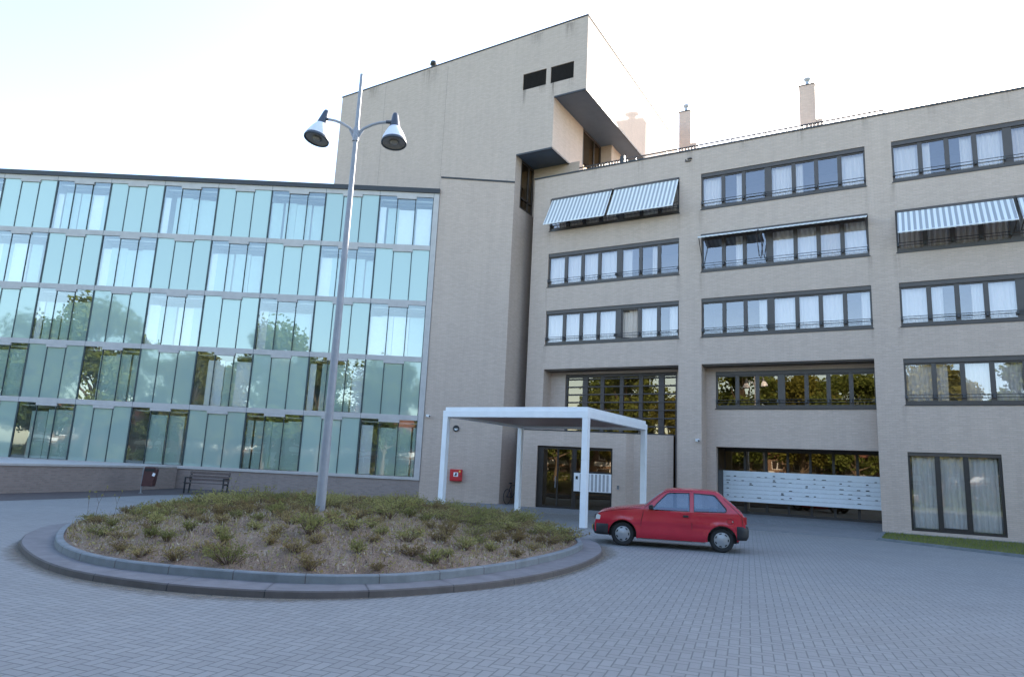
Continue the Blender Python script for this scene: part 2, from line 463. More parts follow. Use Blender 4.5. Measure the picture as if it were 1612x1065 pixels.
inner = closed_curve([(-8.62, 15.3), (-8.5, 14.15), (-8.0, 13.0), (-7.18, 11.6), (-6.46, 10.68), (-5.72, 10.02), (-5.0, 9.62), (-4.15, 9.37), (-3.2, 9.22), (-2.6, 9.2), (-1.85, 9.36), (-1.04, 9.86),
                      (.02, 11.1), (.95, 12.8), (1.5, 14.2), (1.72, 15.4), (1.55, 17.1), (.5, 18.8), (-1.4, 19.9), (-3.8, 20.2), (-6.2, 19.4), (-7.9, 17.6)])
IC = Vector((-3.4, 14.5))
def ray_r(curve, th):
    """Distance from the island centre to a closed curve in direction th."""
    d = Vector((math.cos(th), math.sin(th))); best = 1
    for i in range(len(curve)):
        a, c = curve[i - 1] - IC, curve[i] - IC
        e = c - a; den = d.x * e.y - d.y * e.x
        if abs(den) < 1e-9: continue
        t = (a.x * e.y - a.y * e.x) / den; s = (a.x * d.y - a.y * d.x) / den
        if t > 0 and -1e-6 <= s <= 1 + 1e-6: best = t
    return best
NT_ = 180
TH = [2 * math.pi * i / NT_ for i in range(NT_)]
RO = [ray_r(outer, t) for t in TH]; RI = [ray_r(inner, t) for t in TH]
def kerb_ring(name, prof, mats, joint):
    """prof: (radius function, z, material) around the ring; a joint is a narrow dark gap every few segments."""
    b = MB(); V = []
    for i in range(NT_):
        for (fr, z, mi) in prof:
            r = fr(i); V.append((IC.x + r * math.cos(TH[i]), IC.y + r * math.sin(TH[i]), z))
    m = len(prof); i0 = len(b.v); b.v += V
    for i in range(NT_):
        k = (i + 1) % NT_
        for j in range(m - 1):
            b.f.append([i0 + i * m + j, i0 + k * m + j, i0 + k * m + j + 1, i0 + i * m + j + 1]); b.m.append(prof[j][2]); b.sm.append(False)
        if i % joint == 0:
            for j in range(m - 1):
                fr0, z0, _ = prof[j]; fr1, z1, _ = prof[j + 1]
                t = TH[i]; w = .006 / 5.5
                q = []
                for (fr, z, tt) in ((fr0, z0, t - w), (fr0, z0, t + w), (fr1, z1, t + w), (fr1, z1, t - w)):
                    dr = .0025 if j < m - 2 else 0.
                    r = fr(i) + (.003 if abs(z1 - z0) > .02 else 0); q.append((IC.x + r * math.cos(tt), IC.y + r * math.sin(tt), z + (.003 if abs(z1 - z0) <= .02 else 0)))
                b.face(q, 2)
    o = b.build(name, mats); tag(o, kind='structure'); return o
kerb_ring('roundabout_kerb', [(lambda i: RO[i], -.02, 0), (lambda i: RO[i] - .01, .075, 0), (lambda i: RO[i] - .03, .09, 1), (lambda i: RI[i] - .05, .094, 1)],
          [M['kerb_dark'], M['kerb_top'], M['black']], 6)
kerb_ring('planting_kerb', [(lambda i: RI[i], .05, 0), (lambda i: RI[i] - .008, .185, 0), (lambda i: RI[i] - .025, .198, 0), (lambda i: RI[i] - .115, .2, 0), (lambda i: RI[i] - .12, .1, 0)],
          [M['kerb'], M['kerb'], M['kerb_dark']], 5)
rs = random.Random(3)
bumps = [(rs.uniform(-5, 5), rs.uniform(-5, 5), rs.uniform(.4, .9), rs.uniform(-.035, .05)) for _ in range(60)]
def mound_z(x, y):
    p = Vector((x, y)) - IC; r = p.length
    k = int((math.atan2(p.y, p.x) % (2 * math.pi)) / (2 * math.pi) * NT_) % NT_
    t = min(1, r / (RI[k] - .12))
    z = .17 + .54 * (1 - t ** 2.1)
    for (bx, by, br, bh) in bumps: z += bh * math.exp(-((p.x - bx) ** 2 + (p.y - by) ** 2) / br ** 2) * (1 - t ** 6)
    return z
b = MB(); NR = 46; V = []
for i in range(NT_):
    for j in range(NR + 1):
        r = (RI[i] - .118) * j / NR; x, y = IC.x + r * math.cos(TH[i]), IC.y + r * math.sin(TH[i])
        V.append((x, y, mound_z(x, y) + rs.uniform(-.008, .012)))
F = []
for i in range(NT_):
    k = (i + 1) % NT_
    for j in range(NR): F.append((i * (NR + 1) + j, i * (NR + 1) + j + 1, k * (NR + 1) + j + 1, k * (NR + 1) + j))
b.mesh(V, F, 0, True)
t = NT('dry_soil'); c = t.coord()
sc_ = t.ramp(t.noise(c, 1.1, 6, .7), [(.3, (.22, .150, .112)), (.55, (.345, .25, .195)), (.75, (.47, .385, .305))])
fine = t.ramp(t.noise(c, 38, 4, .8), [(.35, (.45, .4, .36)), (.62, (1.25, 1.2, 1.1))])
sc_ = t.mix(1., sc_, fine, 'MULTIPLY')
vor = t.n('ShaderNodeTexVoronoi', {'Vector': c, 'Scale': 16.}).outputs[0]
sc_ = t.mix(t.m('LESS_THAN', vor, .085), sc_, (.42, .38, .31))
M['soil'] = t.done(t.pbr(sc_, .95, t.bump(t.m('ADD', t.noise(c, 30, 5, .8), t.noise(c, 6, 3)), .9, .05)))
tag(b.build('planting_mound', M['soil']), kind='structure')

# sand and dirt washed against the outer kerb
b = MB(); V = []; KN = [0, .35, 1.]
for i in range(NT_):
    wd = .28 + .16 * math.sin(TH[i] * 3 + 1) + .10 * math.sin(TH[i] * 7)
    for q in KN:
        r = RO[i] + .0 + wd * q; V.append((IC.x + r * math.cos(TH[i]), IC.y + r * math.sin(TH[i]), .005))
b.mesh(V, [(i * 3 + j, ((i + 1) % NT_) * 3 + j, ((i + 1) % NT_) * 3 + j + 1, i * 3 + j + 1) for i in range(NT_) for j in range(2)])
t = NT('drifted_sand'); c = t.coord()
at = t.n('ShaderNodeAttribute', attribute_name='fade').outputs['Fac']
a_ = t.n('ShaderNodeMapRange', {'Value': t.m('ADD', at, t.m('MULTIPLY_ADD', t.noise(c, 5, 6, .75), 1.1, -.55)), 1: .25, 2: .95, 3: 0., 4: .75}, clamp=True).outputs[0]
sb = t.n('ShaderNodeBsdfDiffuse', {0: t.ramp(t.noise(c, 30, 4, .7), [(.3, (.17, .14, .11)), (.7, (.30, .26, .21))])}).outputs[0]
M['sand'] = t.done(t.n('ShaderNodeMixShader', {0: a_, 1: t.n('ShaderNodeBsdfTransparent').outputs[0], 2: sb}).outputs[0])
o = b.build('kerb_sand', M['sand']); tag(o, kind='structure')
fa = o.data.attributes.new('fade', 'FLOAT', 'POINT')
fa.data.foreach_set('value', [(1., .62, 0.)[i % 3] for i in range(len(o.data.vertices))])

# low shrubs: a few grown plants, copied over the mound
M['leaf_green'] = leaf_mat('shrub_leaf_green', (.175, .175, .065), (.30, .285, .105), (.42, .38, .16))
M['leaf_olive'] = leaf_mat('shrub_leaf_olive', (.19, .135, .065), (.28, .215, .10), (.40, .32, .15))
M['twig'] = plain('dry_twig', (.14, .09, .065), .9, .3)
def leaf(b, p, d, L, W, mi, rg):
    d = Vector(d).normalized(); s = d.cross(Vector((rg.uniform(-1, 1), rg.uniform(-1, 1), rg.uniform(-.2, 1)))).normalized() * W / 2
    p = Vector(p); b.face([p, p + d * L * .5 + s, p + d * L, p + d * L * .5 - s], mi)
def make_shrub(seed, rad, hgt, nst, nl, m, dry=False):
    rg = random.Random(seed); b = MB()
    for _ in range(nst):
        a = rg.uniform(0, 6.283); e = rg.uniform(.15, 1.) ** .7
        top = Vector((math.cos(a) * rad * e, math.sin(a) * rad * e, hgt * rg.uniform(.45, 1.1) * (1.15 - .45 * e)))
        mid = top * .5 + Vector((0, 0, hgt * .12)) + Vector((rg.gauss(0, .03), rg.gauss(0, .03), 0))
        b.tube([(0, 0, -.04), mid, top], [.006, .004, .002], 4, 1, caps=False)
        for q in range(nl):
            t = rg.uniform(.25, 1.02); p = (mid.lerp(top, (t - .5) * 2) if t > .5 else Vector((0, 0, 0)).lerp(mid, t * 2))
            d = Vector((rg.gauss(0, 1), rg.gauss(0, 1), rg.uniform(-.2, 1.1))) + top.normalized() * .6
            leaf(b, p + Vector((rg.gauss(0, .02), rg.gauss(0, .02), rg.gauss(0, .015))), d, rg.uniform(.025, .055), rg.uniform(.012, .026), 0, rg)
    return b.build('low_shrub', [m, M['twig']])
LAB = ['bushy green shrub on the roundabout mound, among the taller planting at its back',
       'small sparse olive-brown shrub in the dry soil at the front of the roundabout']
protos = {0: [make_shrub(10 + i, rr, hh, 30, 17, M['leaf_green'] if i < 3 else M['leaf_olive']) for i, (rr, hh) in enumerate([(.42, .26), (.48, .29), (.36, .32), (.46, .24)])],
          1: [make_shrub(30 + i, rr, hh, 24, 14, M['leaf_olive'] if i % 2 else M['leaf_green']) for i, (rr, hh) in enumerate([(.22, .19), (.26, .22), (.20, .25), (.30, .17)])]}
used = set(); rg = random.Random(77); spots = []
tries = 0
while len(spots) < 292 and tries < 40000:
    tries += 1
    a = rg.uniform(0, 6.283); r = math.sqrt(rg.uniform(0, 1)) * 5.3
    x, y = IC.x + r * math.cos(a), IC.y + r * math.sin(a)
    k = int(a / (2 * math.pi) * NT_) % NT_
    if r > RI[k] - .3: continue
    # the back and the right-hand flank are thick, the front is thin
    dens = min(1., max(.42, (y - 10.4 + (x + 3.4) * .2) / 4.6))
    if rg.random() > dens: continue
    gap = .36 if dens > .75 else (.38 if dens > .55 else .43)
    if any((x - p[0]) ** 2 + (y - p[1]) ** 2 < gap * gap for p in spots): continue
    if (x + 3.43) ** 2 + (y - 13.38) ** 2 < .16: continue
    spots.append((x, y, dens))
for (x, y, dens) in spots:
    kind = 0 if rg.random() < dens * .95 - .25 else 1
    i = rg.randrange(4); pr = protos[kind][i]
    if (kind, i) in used:
        o = pr.copy(); col.objects.link(o)
    else: o = pr; used.add((kind, i))
    s = rg.uniform(.75, 1.2) * (1 if kind == 0 else .88)
    o.location = (x, y, mound_z(x, y) - .01); o.rotation_euler = (rg.gauss(0, .08), rg.gauss(0, .08), rg.uniform(0, 6.28)); o.scale = (s, s, s * rg.uniform(.85, 1.15))
    tag(o, LAB[kind], 'shrub', ['green shrubs at the back of the mound', 'sparse shrubs at the front of the mound'][kind])
# dry litter between the shrubs
b = MB(); rg = random.Random(9)
for _ in range(42000):
    a = rg.uniform(0, 6.283); k = int(a / (2 * math.pi) * NT_) % NT_
    r = math.sqrt(rg.uniform(0, 1)) * (RI[k] - .16); x, y = IC.x + r * math.cos(a), IC.y + r * math.sin(a)
    up_ = rg.random() < .33; L = rg.uniform(.04, .12) if up_ else rg.uniform(.015, .07); an = rg.uniform(0, 6.283); z = mound_z(x, y) + rg.uniform(.0, .03)
    if up_ or rg.random() < .5:
        d = Vector((math.cos(an), math.sin(an), rg.uniform(.6, 2.2) if up_ else rg.uniform(-.1, .8))).normalized() * L; s = Vector((-math.sin(an), math.cos(an), 0)) * rg.uniform(.002, .006)
        p = Vector((x, y, z)); b.face([p - s, p + s, p + d + s * .5, p + d - s * .5], rg.choice((1, 1, 2, 3, 2, 0) if up_ else (0, 0, 1, 2)))
    else: leaf(b, (x, y, z), (math.cos(an), math.sin(an), rg.uniform(0, 1.2)), L, L * .5, rg.choice((1, 1, 2, 3)), rg)
M['straw'] = plain('pale_straw', (.40, .34, .25), .9, .2)
tag(b.build('plant_litter', [M['twig'], M['leaf_olive'], M['straw'], M['leaf_green']]), 'dry twigs and fallen leaves scattered over the soil of the mound', 'plant litter', kind='stuff')
# tall thin stalks at the left end
st = None
for i, (x, y, h, a) in enumerate([(-8.0, 13.8, .62, 2.2), (-7.75, 13.6, .7, .6), (-7.6, 14.0, .55, 1.2), (-6.0, 15.6, .7, .3)]):
    if st is None:
        b = MB(); b.tube([(0, 0, -.05), (.06, 0, .5), (.2, 0, .95)], [.006, .004, .003], 5, 0)
        b.tube([(.06, 0, .5), (-.05, .04, .8)], [.004, .003], 5, 0)
        rg = random.Random(4)
        for p in ((.2, 0, .95), (-.05, .04, .8), (.12, 0, .72)):
            for q in range(7): leaf(b, p, (rg.gauss(0, 1), rg.gauss(0, 1), rg.gauss(.3, 1)), .05, .03, 1, rg)
        st = o = b.build('dry_stalk', [M['twig'], M['leaf_green']])
    else: o = st.copy(); col.objects.link(o)
    o.location = (x, y, mound_z(x, y)); o.rotation_euler = (0, 0, a); o.scale = (h, h, h)
    tag(o, 'tall thin seed stalk leaning out of the left end of the planted mound', 'plant', 'dry stalks on the mound')
# ------------------------------------------------------------------ apartment building (local x along its front, y inward)
APT = thing('apartment_building', 'four-storey pale brick apartment building with long brown-framed window bands and striped awnings', 'building', RF0, YAW)
SE = 31.0
BAYS = [(.95, 7.56), (8.55, 15.14), (16.08, 22.69), (23.65, 30.25)]
ROWS = {1: (13.40, 15.10), 2: (10.51, 12.22), 3: (7.61, 9.31), 4: (4.66, 6.38)}
holes = [(a, c, *ROWS[r]) for (a, c) in BAYS for r in (1, 2, 3)]
holes += [(BAYS[2][0], BAYS[2][1], *ROWS[4]), (BAYS[3][0], BAYS[3][1], *ROWS[4])]
holes += [(16.05, 18.87, .16, 2.94), (24.3, 27.1, .16, 2.94)]
holes += [(.95, 7.55, -.2, 6.42), (8.55, 15.12, -.2, 6.42)]
b = MB()
b.wall((0, SE), (-.2, 16.3), holes, 0, .32)
RH = 2.35                                  # depth of the letterbox niche
for (a, c) in ((0, .32), (SE - .32, SE)):   # end walls
    b.box(a, c, .32, 16, -.2, 16.3)
b.box(.32, SE - .32, 15.7, 16, -.2, 16.3)
b.box(.32, SE - .32, .32, 15.7, 15.75, 16.0)     # roof deck
# recess walls: cheeks from the front down to the inner wall at y = .8
for (a, c) in ((.55, .95), (7.55, 7.95), (8.15, 8.55), (15.12, 15.5)):
    b.box(a, c, .321, .8, -.2, 6.42)
b.wall((.55, 7.95), (-.2, 6.42), [(1.74, 7.25, -.2, 6.25)], .8, 1.05)
b.wall((8.15, 15.5), (-.2, 6.42), [(8.95, 15.12, 4.60, 6.20), (8.95, 15.12, -.2, 2.98)], .8, 1.05)
b.box(8.70, 8.95, 1.051, RH, -.2, 3.2); b.box(15.12, 15.4, 1.051, RH, -.2, 3.2)
wall_ = b.build('wall', M['brick'], APT)
b = MB()
b.box(-.03, SE, -.035, .42, 16.302, 16.375); b.box(-.03, .42, .421, 16.03, 16.302, 16.375)
b.build('coping', M['coping'], APT)
b = MB()                                   # ceilings of the recesses
b.box(.951, 7.549, .10, .80, 6.36, 6.419); b.build('recess_ceiling', M['frame'], APT)
b = MB(); b.box(8.551, 15.119, .10, .80, 6.36, 6.419); b.build('recess_ceiling', M['frame'], APT)
b = MB(); b.box(8.951, 15.119, 1.06, RH, 2.98, 3.2); b.build('niche_ceiling', M['frame'], APT)
b = MB(); b.box(8.951, 8.975, 1.06, RH - .13, .0, 2.97); b.build('niche_cheek', M['dark_frame'], APT)
b = MB(); b.face([(8.951, -.02, .006), (15.119, -.02, .006), (15.119, RH, .24), (8.951, RH, .24)])
o = b.build('niche_floor', M['footway'], APT)
b = MB(); b.box(.952, 7.548, -.02, 3, .0, .012); b.build('recess_floor', M['footway'], APT)

def wavy(b, x0, x1, y, z0, z1, mi=0, amp=.028, per=.13, rg=random):
    n = max(4, int((x1 - x0) / .028)); ph = rg.uniform(0, 6)
    V = []
    for i in range(n + 1):
        x = x0 + (x1 - x0) * i / n
        yy = y + amp * math.sin(2 * math.pi * x / per + ph) + amp * .5 * math.sin(2 * math.pi * x / (per * 2.7) + ph * 2)
        V += [(x, yy, z0), (x, yy, z1)]
    b.mesh(V, [(2 * i, 2 * i + 2, 2 * i + 3, 2 * i + 1) for i in range(n)], mi, True)

def band_window(par, a, c, z0, z1, split, cur, y0=.08, rail=True, glass='glass', n=7, casing=.17, seed=0, label=None, open_pane=None, depth=2.2):
    """A window band: casing, mullions, panes, rail, net curtains and the room behind.  cur: one letter per pane
    (f full net, l / r net drawn to that side, o none, b beige curtain)."""
    rg = random.Random(seed)
    fr = MB(); fw_ = .07
    fr.box(a, c, y0 - .04, y0 + .10, z1 - casing, z1 - .001)
    fr.box(a, c, y0, y0 + .09, z0 + .001, z0 + .09)
    fr.box(a, a + fw_, y0, y0 + .09, z0 + .09, z1 - casing); fr.box(c - fw_, c, y0, y0 + .09, z0 + .09, z1 - casing)
    w = c - a; post = .28; pw = (w - 2 * fw_ - post) / n
    xs = []; x = a + fw_
    for i in range(n):
        x0 = x; x1 = x + pw; x = x1
        if i == split - 1: x += post
        xs.append((x0, x1))
    if 0 < split < n:
        fr.box(xs[split - 1][1] - .0, xs[split][0], y0 - .005, y0 + .10, z0 + .09, z1 - casing)
    panes = []
    for i, (x0, x1) in enumerate(xs):
        m0 = .085 if i not in (0, split) else .05; m1 = .085 if i not in (n - 1, split - 1) else .05
        if i not in (0, split): fr.box(x0 - .0, x0 + m0, y0 + .004, y0 + .086, z0 + .09, z1 - casing)
        if i not in (n - 1, split - 1): fr.box(x1 - m1 + .01, x1, y0 + .004, y0 + .086, z0 + .09, z1 - casing)
        # casement rails
        q0, q1 = x0 + m0, x1 - m1 + .01
        if i in (0, split): q0 = x0
        if i in (n - 1, split - 1): q1 = x1
        fr.box(q0, q1, y0 + .02, y0 + .078, z0 + .09, z0 + .15); fr.box(q0, q1, y0 + .02, y0 + .078, z1 - casing - .06, z1 - casing)
        panes.append((q0, q1))
    win = fr.build('window', M['frame'], par)
    if label: win['label'] = label
    g = MB()
    for i, (q0, q1) in enumerate(panes):
        if open_pane == i:
            g.build('glass', M[glass], win); g = MB(); continue
        g.face([(q0, y0 + .05, z0 + .15), (q1, y0 + .05, z0 + .15), (q1, y0 + .05, z1 - casing - .06), (q0, y0 + .05, z1 - casing - .06)])
    g.build('glass', M[glass], win)
    if open_pane is not None:
        q0, q1 = panes[open_pane]
        s = MB(); pv = Matrix.Translation((q0, y0 + .06, 0)) @ Matrix.Rotation(R(28), 4, 'Z') @ Matrix.Translation((-q0, -y0 - .06, 0))
        s.box(q0, q1, y0 + .05, y0 + .09, z0 + .15, z0 + .21, 0, pv); s.box(q0, q1, y0 + .05, y0 + .09, z1 - casing - .12, z1 - casing - .07, 0, pv)
        s.box(q0, q0 + .06, y0 + .05, y0 + .09, z0 + .21, z1 - casing - .12, 0, pv); s.box(q1 - .06, q1, y0 + .05, y0 + .09, z0 + .21, z1 - casing - .12, 0, pv)
        s.build('open_casement', M['frame'], win)
    cb = MB(); yc = y0 + .22
    for i, (x0, x1) in enumerate(panes):
        k = cur[i]
        zz0, zz1 = z0 + .10, z1 - casing + .02
        if k == 'f': wavy(cb, x0 - .04, x1 + .04, yc, zz0, zz1, 0, rg=rg)
        elif k == 'l': wavy(cb, x0 - .04, x0 + (x1 - x0) * rg.uniform(.35, .55), yc, zz0, zz1, 0, .035, .09, rg)
        elif k == 'r': wavy(cb, x0 + (x1 - x0) * rg.uniform(.45, .65), x1 + .04, yc, zz0, zz1, 0, .035, .09, rg)
        elif k == 'b': wavy(cb, x0 - .04, x1 + .04, yc, zz0, zz1, 1, .035, .11, rg)
    if cb.f: cb.build('curtain', [M['net'], M['beige_curtain']], win)
    ro = MB()
    ya, yb = y0 + .34, y0 + depth
    ro.face([(a, yb, z0 - .3), (c, yb, z0 - .3), (c, yb, z1), (a, yb, z1)]); ro.face([(a, ya, z0 - .3), (a, yb, z0 - .3), (a, yb, z1), (a, ya, z1)])
    ro.face([(c, ya, z0 - .3), (c, ya, z1), (c, yb, z1), (c, yb, z0 - .3)]); ro.face([(a, ya, z1), (a, yb, z1), (c, yb, z1), (c, ya, z1)])
    ro.face([(a, ya, z0 - .3), (c, ya, z0 - .3), (c, yb, z0 - .3), (a, yb, z0 - .3)])
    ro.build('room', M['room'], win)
    si = MB(); si.box(a - .03, c + .03, -.03 if y0 < .5 else y0 - .1, y0 - .001, z0 - .035, z0 + .0)
    si.build('sill', M['dark_frame'], win)
    if rail:
        r = MB(); yr = y0 - .12
        for zz in (z0 + .36, z0 + .25): r.tube([(a + .05, yr, zz), (c - .05, yr, zz)], .013, 6)
        ps = [a + .05] + [x1 for (x0, x1) in xs[:-1]] + [c - .05]
        for p in ps: r.box(p - .03, p + .03, yr - .01, y0 + .0, z0 + .235, z0 + .375); 
        r.build('railing', M['rail'], win)
    return win

CUR = {(0, 1): ('bbbb' 'bfb', 4), (0, 2): ('ffff' 'lro', 4), (0, 3): ('ffff' 'bfr', 4),
       (1, 1): ('fro' 'flof', 3), (1, 2): ('oro' 'ffbf', 3), (1, 3): ('oor' 'fffr', 3),
       (2, 1): ('flrf' 'bbo', 4), (2, 2): ('bbbb' 'ffb', 4), (2, 3): ('flrf' 'ofl', 4), (2, 4): ('flff' 'ofr', 4),
       (3, 1): ('frof' 'lff', 4), (3, 2): ('ffof' 'rff', 4), (3, 3): ('ffff' 'off', 4), (3, 4): ('frff' 'lff', 4)}
for (bi, r), (cur, sp) in CUR.items():
    a, c = BAYS[bi]
    band_window(APT, a, c, *ROWS[r], sp, cur, seed=bi * 7 + r, open_pane=4 if (bi, r) == (0, 3) else None,
                label='window band with one casement standing open' if (bi, r) == (0, 3) else None)
band_window(APT, 8.95, 15.12, 4.60, 6.20, 3, 'ooooooo', y0=.86, glass='bronze_glass', seed=50, label='bronze-glazed window band set back under the overhang')

# tall louvred window above the entrance
fr = MB(); x0, x1, z0, z1 = 1.74, 7.25, 0, 6.25
xs = [x0 + (x1 - x0) * t for t in (0, .185, .345, .52, .69, .865, 1.)]
fr.box(x0, x1, .86, 1.0, 6.1, 6.25); 
for i, x in enumerate(xs):
    w = .09 if i not in (1, 5) else .13
    fr.box(max(x0, x - w), min(x1, x + w), .87, .99, z0, 6.1)
zz = 3.40
while zz < 6.05:
    fr.box(x0 + .09, x1 - .09, .84, .875, zz, zz + .055); zz += .37
win = fr.build('window', M['louvre'], APT); win['label'] = 'tall louvred window over the entrance'
g = MB(); g.face([(x0, .94, 0), (x1, .94, 0), (x1, .94, 6.1), (x0, .94, 6.1)]); g.build('glass', M['bronze_glass'], win)
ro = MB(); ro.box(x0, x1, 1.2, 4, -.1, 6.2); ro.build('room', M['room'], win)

# ground-floor windows with three doors-high panes
def tall_window(a, c, z0, z1, seed):
    rg = random.Random(seed); fr = MB(); y0 = .07
    fr.box(a, c, y0 - .03, y0 + .11, z1 - .13, z1 - .001, 1)
    fr.box(a, c, y0, y0 + .1, z0, z0 + .07); fr.box(a, a + .07, y0, y0 + .1, z0 + .07, z1 - .13); fr.box(c - .09, c, y0, y0 + .1, z0 + .07, z1 - .13)
    w = c - a; ms = [a + w * .325, a + w * .63]
    for m in ms: fr.box(m - .085, m + .085, y0 - .005, y0 + .1, z0 + .07, z1 - .13)
    fr.box(ms[0] + .085, ms[1] - .085, y0 + .01, y0 + .09, z0 + .07, z0 + .17)
    win = fr.build('window', [M['dark_frame'], M['frame']], APT); win['label'] = 'tall ground-floor window with three panes and pale curtains'
    g = MB(); g.face([(a, y0 + .05, z0 + .06), (c, y0 + .05, z0 + .06), (c, y0 + .05, z1 - .12), (a, y0 + .05, z1 - .12)]); g.build('glass', M['low_glass'], win)
    cb = MB(); e = [a + .06, ms[0], ms[1], c - .06]
    for i in range(3): wavy(cb, e[i] + .06, e[i + 1] - .06, y0 + .25, z0 + .1, z1 - .15, 0, .04, .14, rg)
    cb.build('curtain', M['net'], win)
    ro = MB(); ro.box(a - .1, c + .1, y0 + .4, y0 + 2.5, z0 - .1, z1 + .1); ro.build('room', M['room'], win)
tall_window(16.05, 18.87, .16, 2.94, 1); tall_window(24.3, 27.1, .16, 2.94, 2)

# letterbox niche glazing
fr = MB(); y = RH - .12
fr.box(8.952, 15.118, y, y + .1, 2.86, 2.978); fr.box(8.952, 15.118, y, y + .1, .22, .34)
for i in range(8):
    x = 8.952 + (15.118 - 8.952) * i / 7; fr.box(max(8.952, x - .05), min(15.118, x + .05), y, y + .1, .34, 2.86)
win = fr.build('window', M['dark_frame'], APT); win['label'] = 'dark glazing behind the letterboxes'
g = MB(); g.face([(8.952, y + .05, .3), (15.118, y + .05, .3), (15.118, y + .05, 2.9), (8.952, y + .05, 2.9)]); g.build('glass', M['bronze_glass'], win)
ro = MB(); ro.box(8.952, 15.118, y + .4, y + 3, -.1, 3.1); ro.build('room', M['room'], win)

MAILB = thing('letterbox_bank', 'long white wall of letterboxes in the dark niche behind the red car', 'letterboxes', rf(8.96, RH - .32, 0), YAW)
b = MB(); W_ = 6.14; PT, PB = 2.02, .74
b.box(.02, W_, -.13, .12, PB, PT); b.build('panel', plain('white_metal', (.66, .70, .73), .35, .06, 3), MAILB, bevel=.006)
b = MB(); rg = random.Random(8)
for i in range(6):
    z = PT - .26 - i * .172
    b.box(.03, W_ - .01, -.134, -.1305, z, z + .006, 0)
    for k in range(19):
        x = .12 + k * .318
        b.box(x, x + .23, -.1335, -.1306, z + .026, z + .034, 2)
        if rg.random() < .34:
            w = rg.uniform(.07, .16); b.box(x + .04, x + .04 + w, -.140, -.1307, z + .02, z + rg.uniform(.038, .06), 1)
        if rg.random() < .12: b.box(x + .05, x + .14, -.139, -.1307, z + .07, z + .11, 1)
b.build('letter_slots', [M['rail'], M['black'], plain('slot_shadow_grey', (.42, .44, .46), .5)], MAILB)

# chimneys and other things on the roof
def chimney(x0, x1, y0, y1, zt, label):
    b = MB(); b.box(x0, x1, y0, y1, 16.0, zt); b.box(x0 + .5 * (x1 - x0), x1 + .34, y0 + .1, y1, 16.0, zt - 2.25)
    c = b.build('chimney', M['brick'], APT); c['label'] = label
    b = MB(); b.box(x0 - .03, x1 + .03, y0 - .03, y1 + .03, zt + .002, zt + .06); b.build('cap', M['coping'], c)
    b = MB(); xm, ym = (x0 + x1) / 2, (y0 + y1) / 2
    b.lathe([(.13, zt + .06), (.10, zt + .36), (.12, zt + .42), (.20, zt + .52), (.20, zt + .60), (.0, zt + .64)], 14, Matrix.Translation((xm, ym, 0))); b.build('flue', M['steel'], c)
chimney(4.09, 4.84, 11.4, 12.1, 24.8, 'slim brick chimney near the tower'); chimney(11.34, 12.22, 11.4, 12.1, 24.8, 'slim brick chimney farther from the tower')
M['white_render'] = plain('pale_render', (.60, .54, .48), .8)
b = MB(); b.box(6.9, 11.2, 4.2, 7.5, 16.0, 17.35); b.box(6.85, 11.25, 4.1, 7.6, 17.352, 17.46); b.box(11.25, 15.6, 4.6, 9, 16.0, 17.9)
b.build('roof_house', M['white_render'], APT)
b = MB(); yr = 1.2
b.tube([(.35, yr, 17.12), (15.85, yr, 17.12)], .036, 6); b.tube([(.35, yr, 16.55), (15.85, yr, 16.55)], .022, 6)
x = .35
while x < 15.9:
    b.bar((x, yr, 16.0), (x, yr, 17.12), .045, .045); x += 1.55
x = 2.6
while x < 15.85:
    if x < 4.6 or x > 10.6 or 6.7 < x < 8.2: b.bar((x, yr, 16.55), (x, yr, 17.12), .024, .024)
    x += .15
b.tube([(15.85, yr, 17.1), (30.5, yr, 17.25)], .012, 5)
b.build('roof_railing', M['rail'], APT)
b = MB(); b.box(4.2, 4.42, 1.12, 1.3, 16.9, 17.3); b.build('roof_lamp', M['black'], APT)
b = MB(); b.box(7.84, 8.1, -.05, .0, 15.80, 15.84); b.box(7.84, 7.88, -.05, 0, 15.84, 15.92); b.box(7.95, 8.14, -.09, 0, 15.90, 15.95); b.build('wall_bracket', M['frame'], APT)

# awnings
def awning(a, c, zt, p, zb, lab, arm_z, front=True):
    b = MB(); th = Vector((0, 0, .012)); n = 12
    P = lambda s, t: Vector((s, -.02 - p * t, zt + (zb - zt) * t - .02 * math.sin(math.pi * t)))
    for i in range(n):
        t0, t1 = i / n, (i + 1) / n
        b.face([P(a, t0) + th, P(a, t1) + th, P(c, t1) + th, P(c, t0) + th]); b.face([P(a, t0), P(c, t0), P(c, t1), P(a, t1)])
    f = P(a, 1); b.face([(a, f.y, f.z + .012), (a, f.y - .004, f.z - .05), (c, f.y - .004, f.z - .05), (c, f.y, f.z + .012)])
    o = b.build('awning', M['awning'], APT); o['label'] = lab
    b = MB(); b.box(a - .02, c + .02, -.07, .03, zt - .02, zt + .07); b.build('cassette', M['frame'], o)
    b = MB(); b.tube([(a, f.y, f.z - .01), (c, f.y, f.z - .01)], .022, 8); b.build('front_bar', M['white'], o)
    for s in (a + .04, c - .04):
        b = MB(); b.bar((s, -.03, arm_z), (s, f.y, f.z), .03, .03); b.build('arm', M['frame'], o)
awning(1.06, 4.27, 15.03, .88, 13.47, 'steep striped awning at the upper end of the top window', 13.95)
awning(4.40, 7.53, 15.03, .88, 13.47, 'steep striped awning beside the first one', 13.95)
awning(8.57, 11.05, 12.15, .62, 11.915, 'nearly level striped awning', 10.95)
awning(11.12, 15.12, 12.15, .62, 11.915, 'nearly level striped awning', 10.95)
awning(16.15, 19.83, 12.12, 1.0, 11.0, 'drooping striped awning', 10.9)
awning(19.95, 22.65, 12.12, 1.0, 11.0, 'drooping striped awning', 10.9)

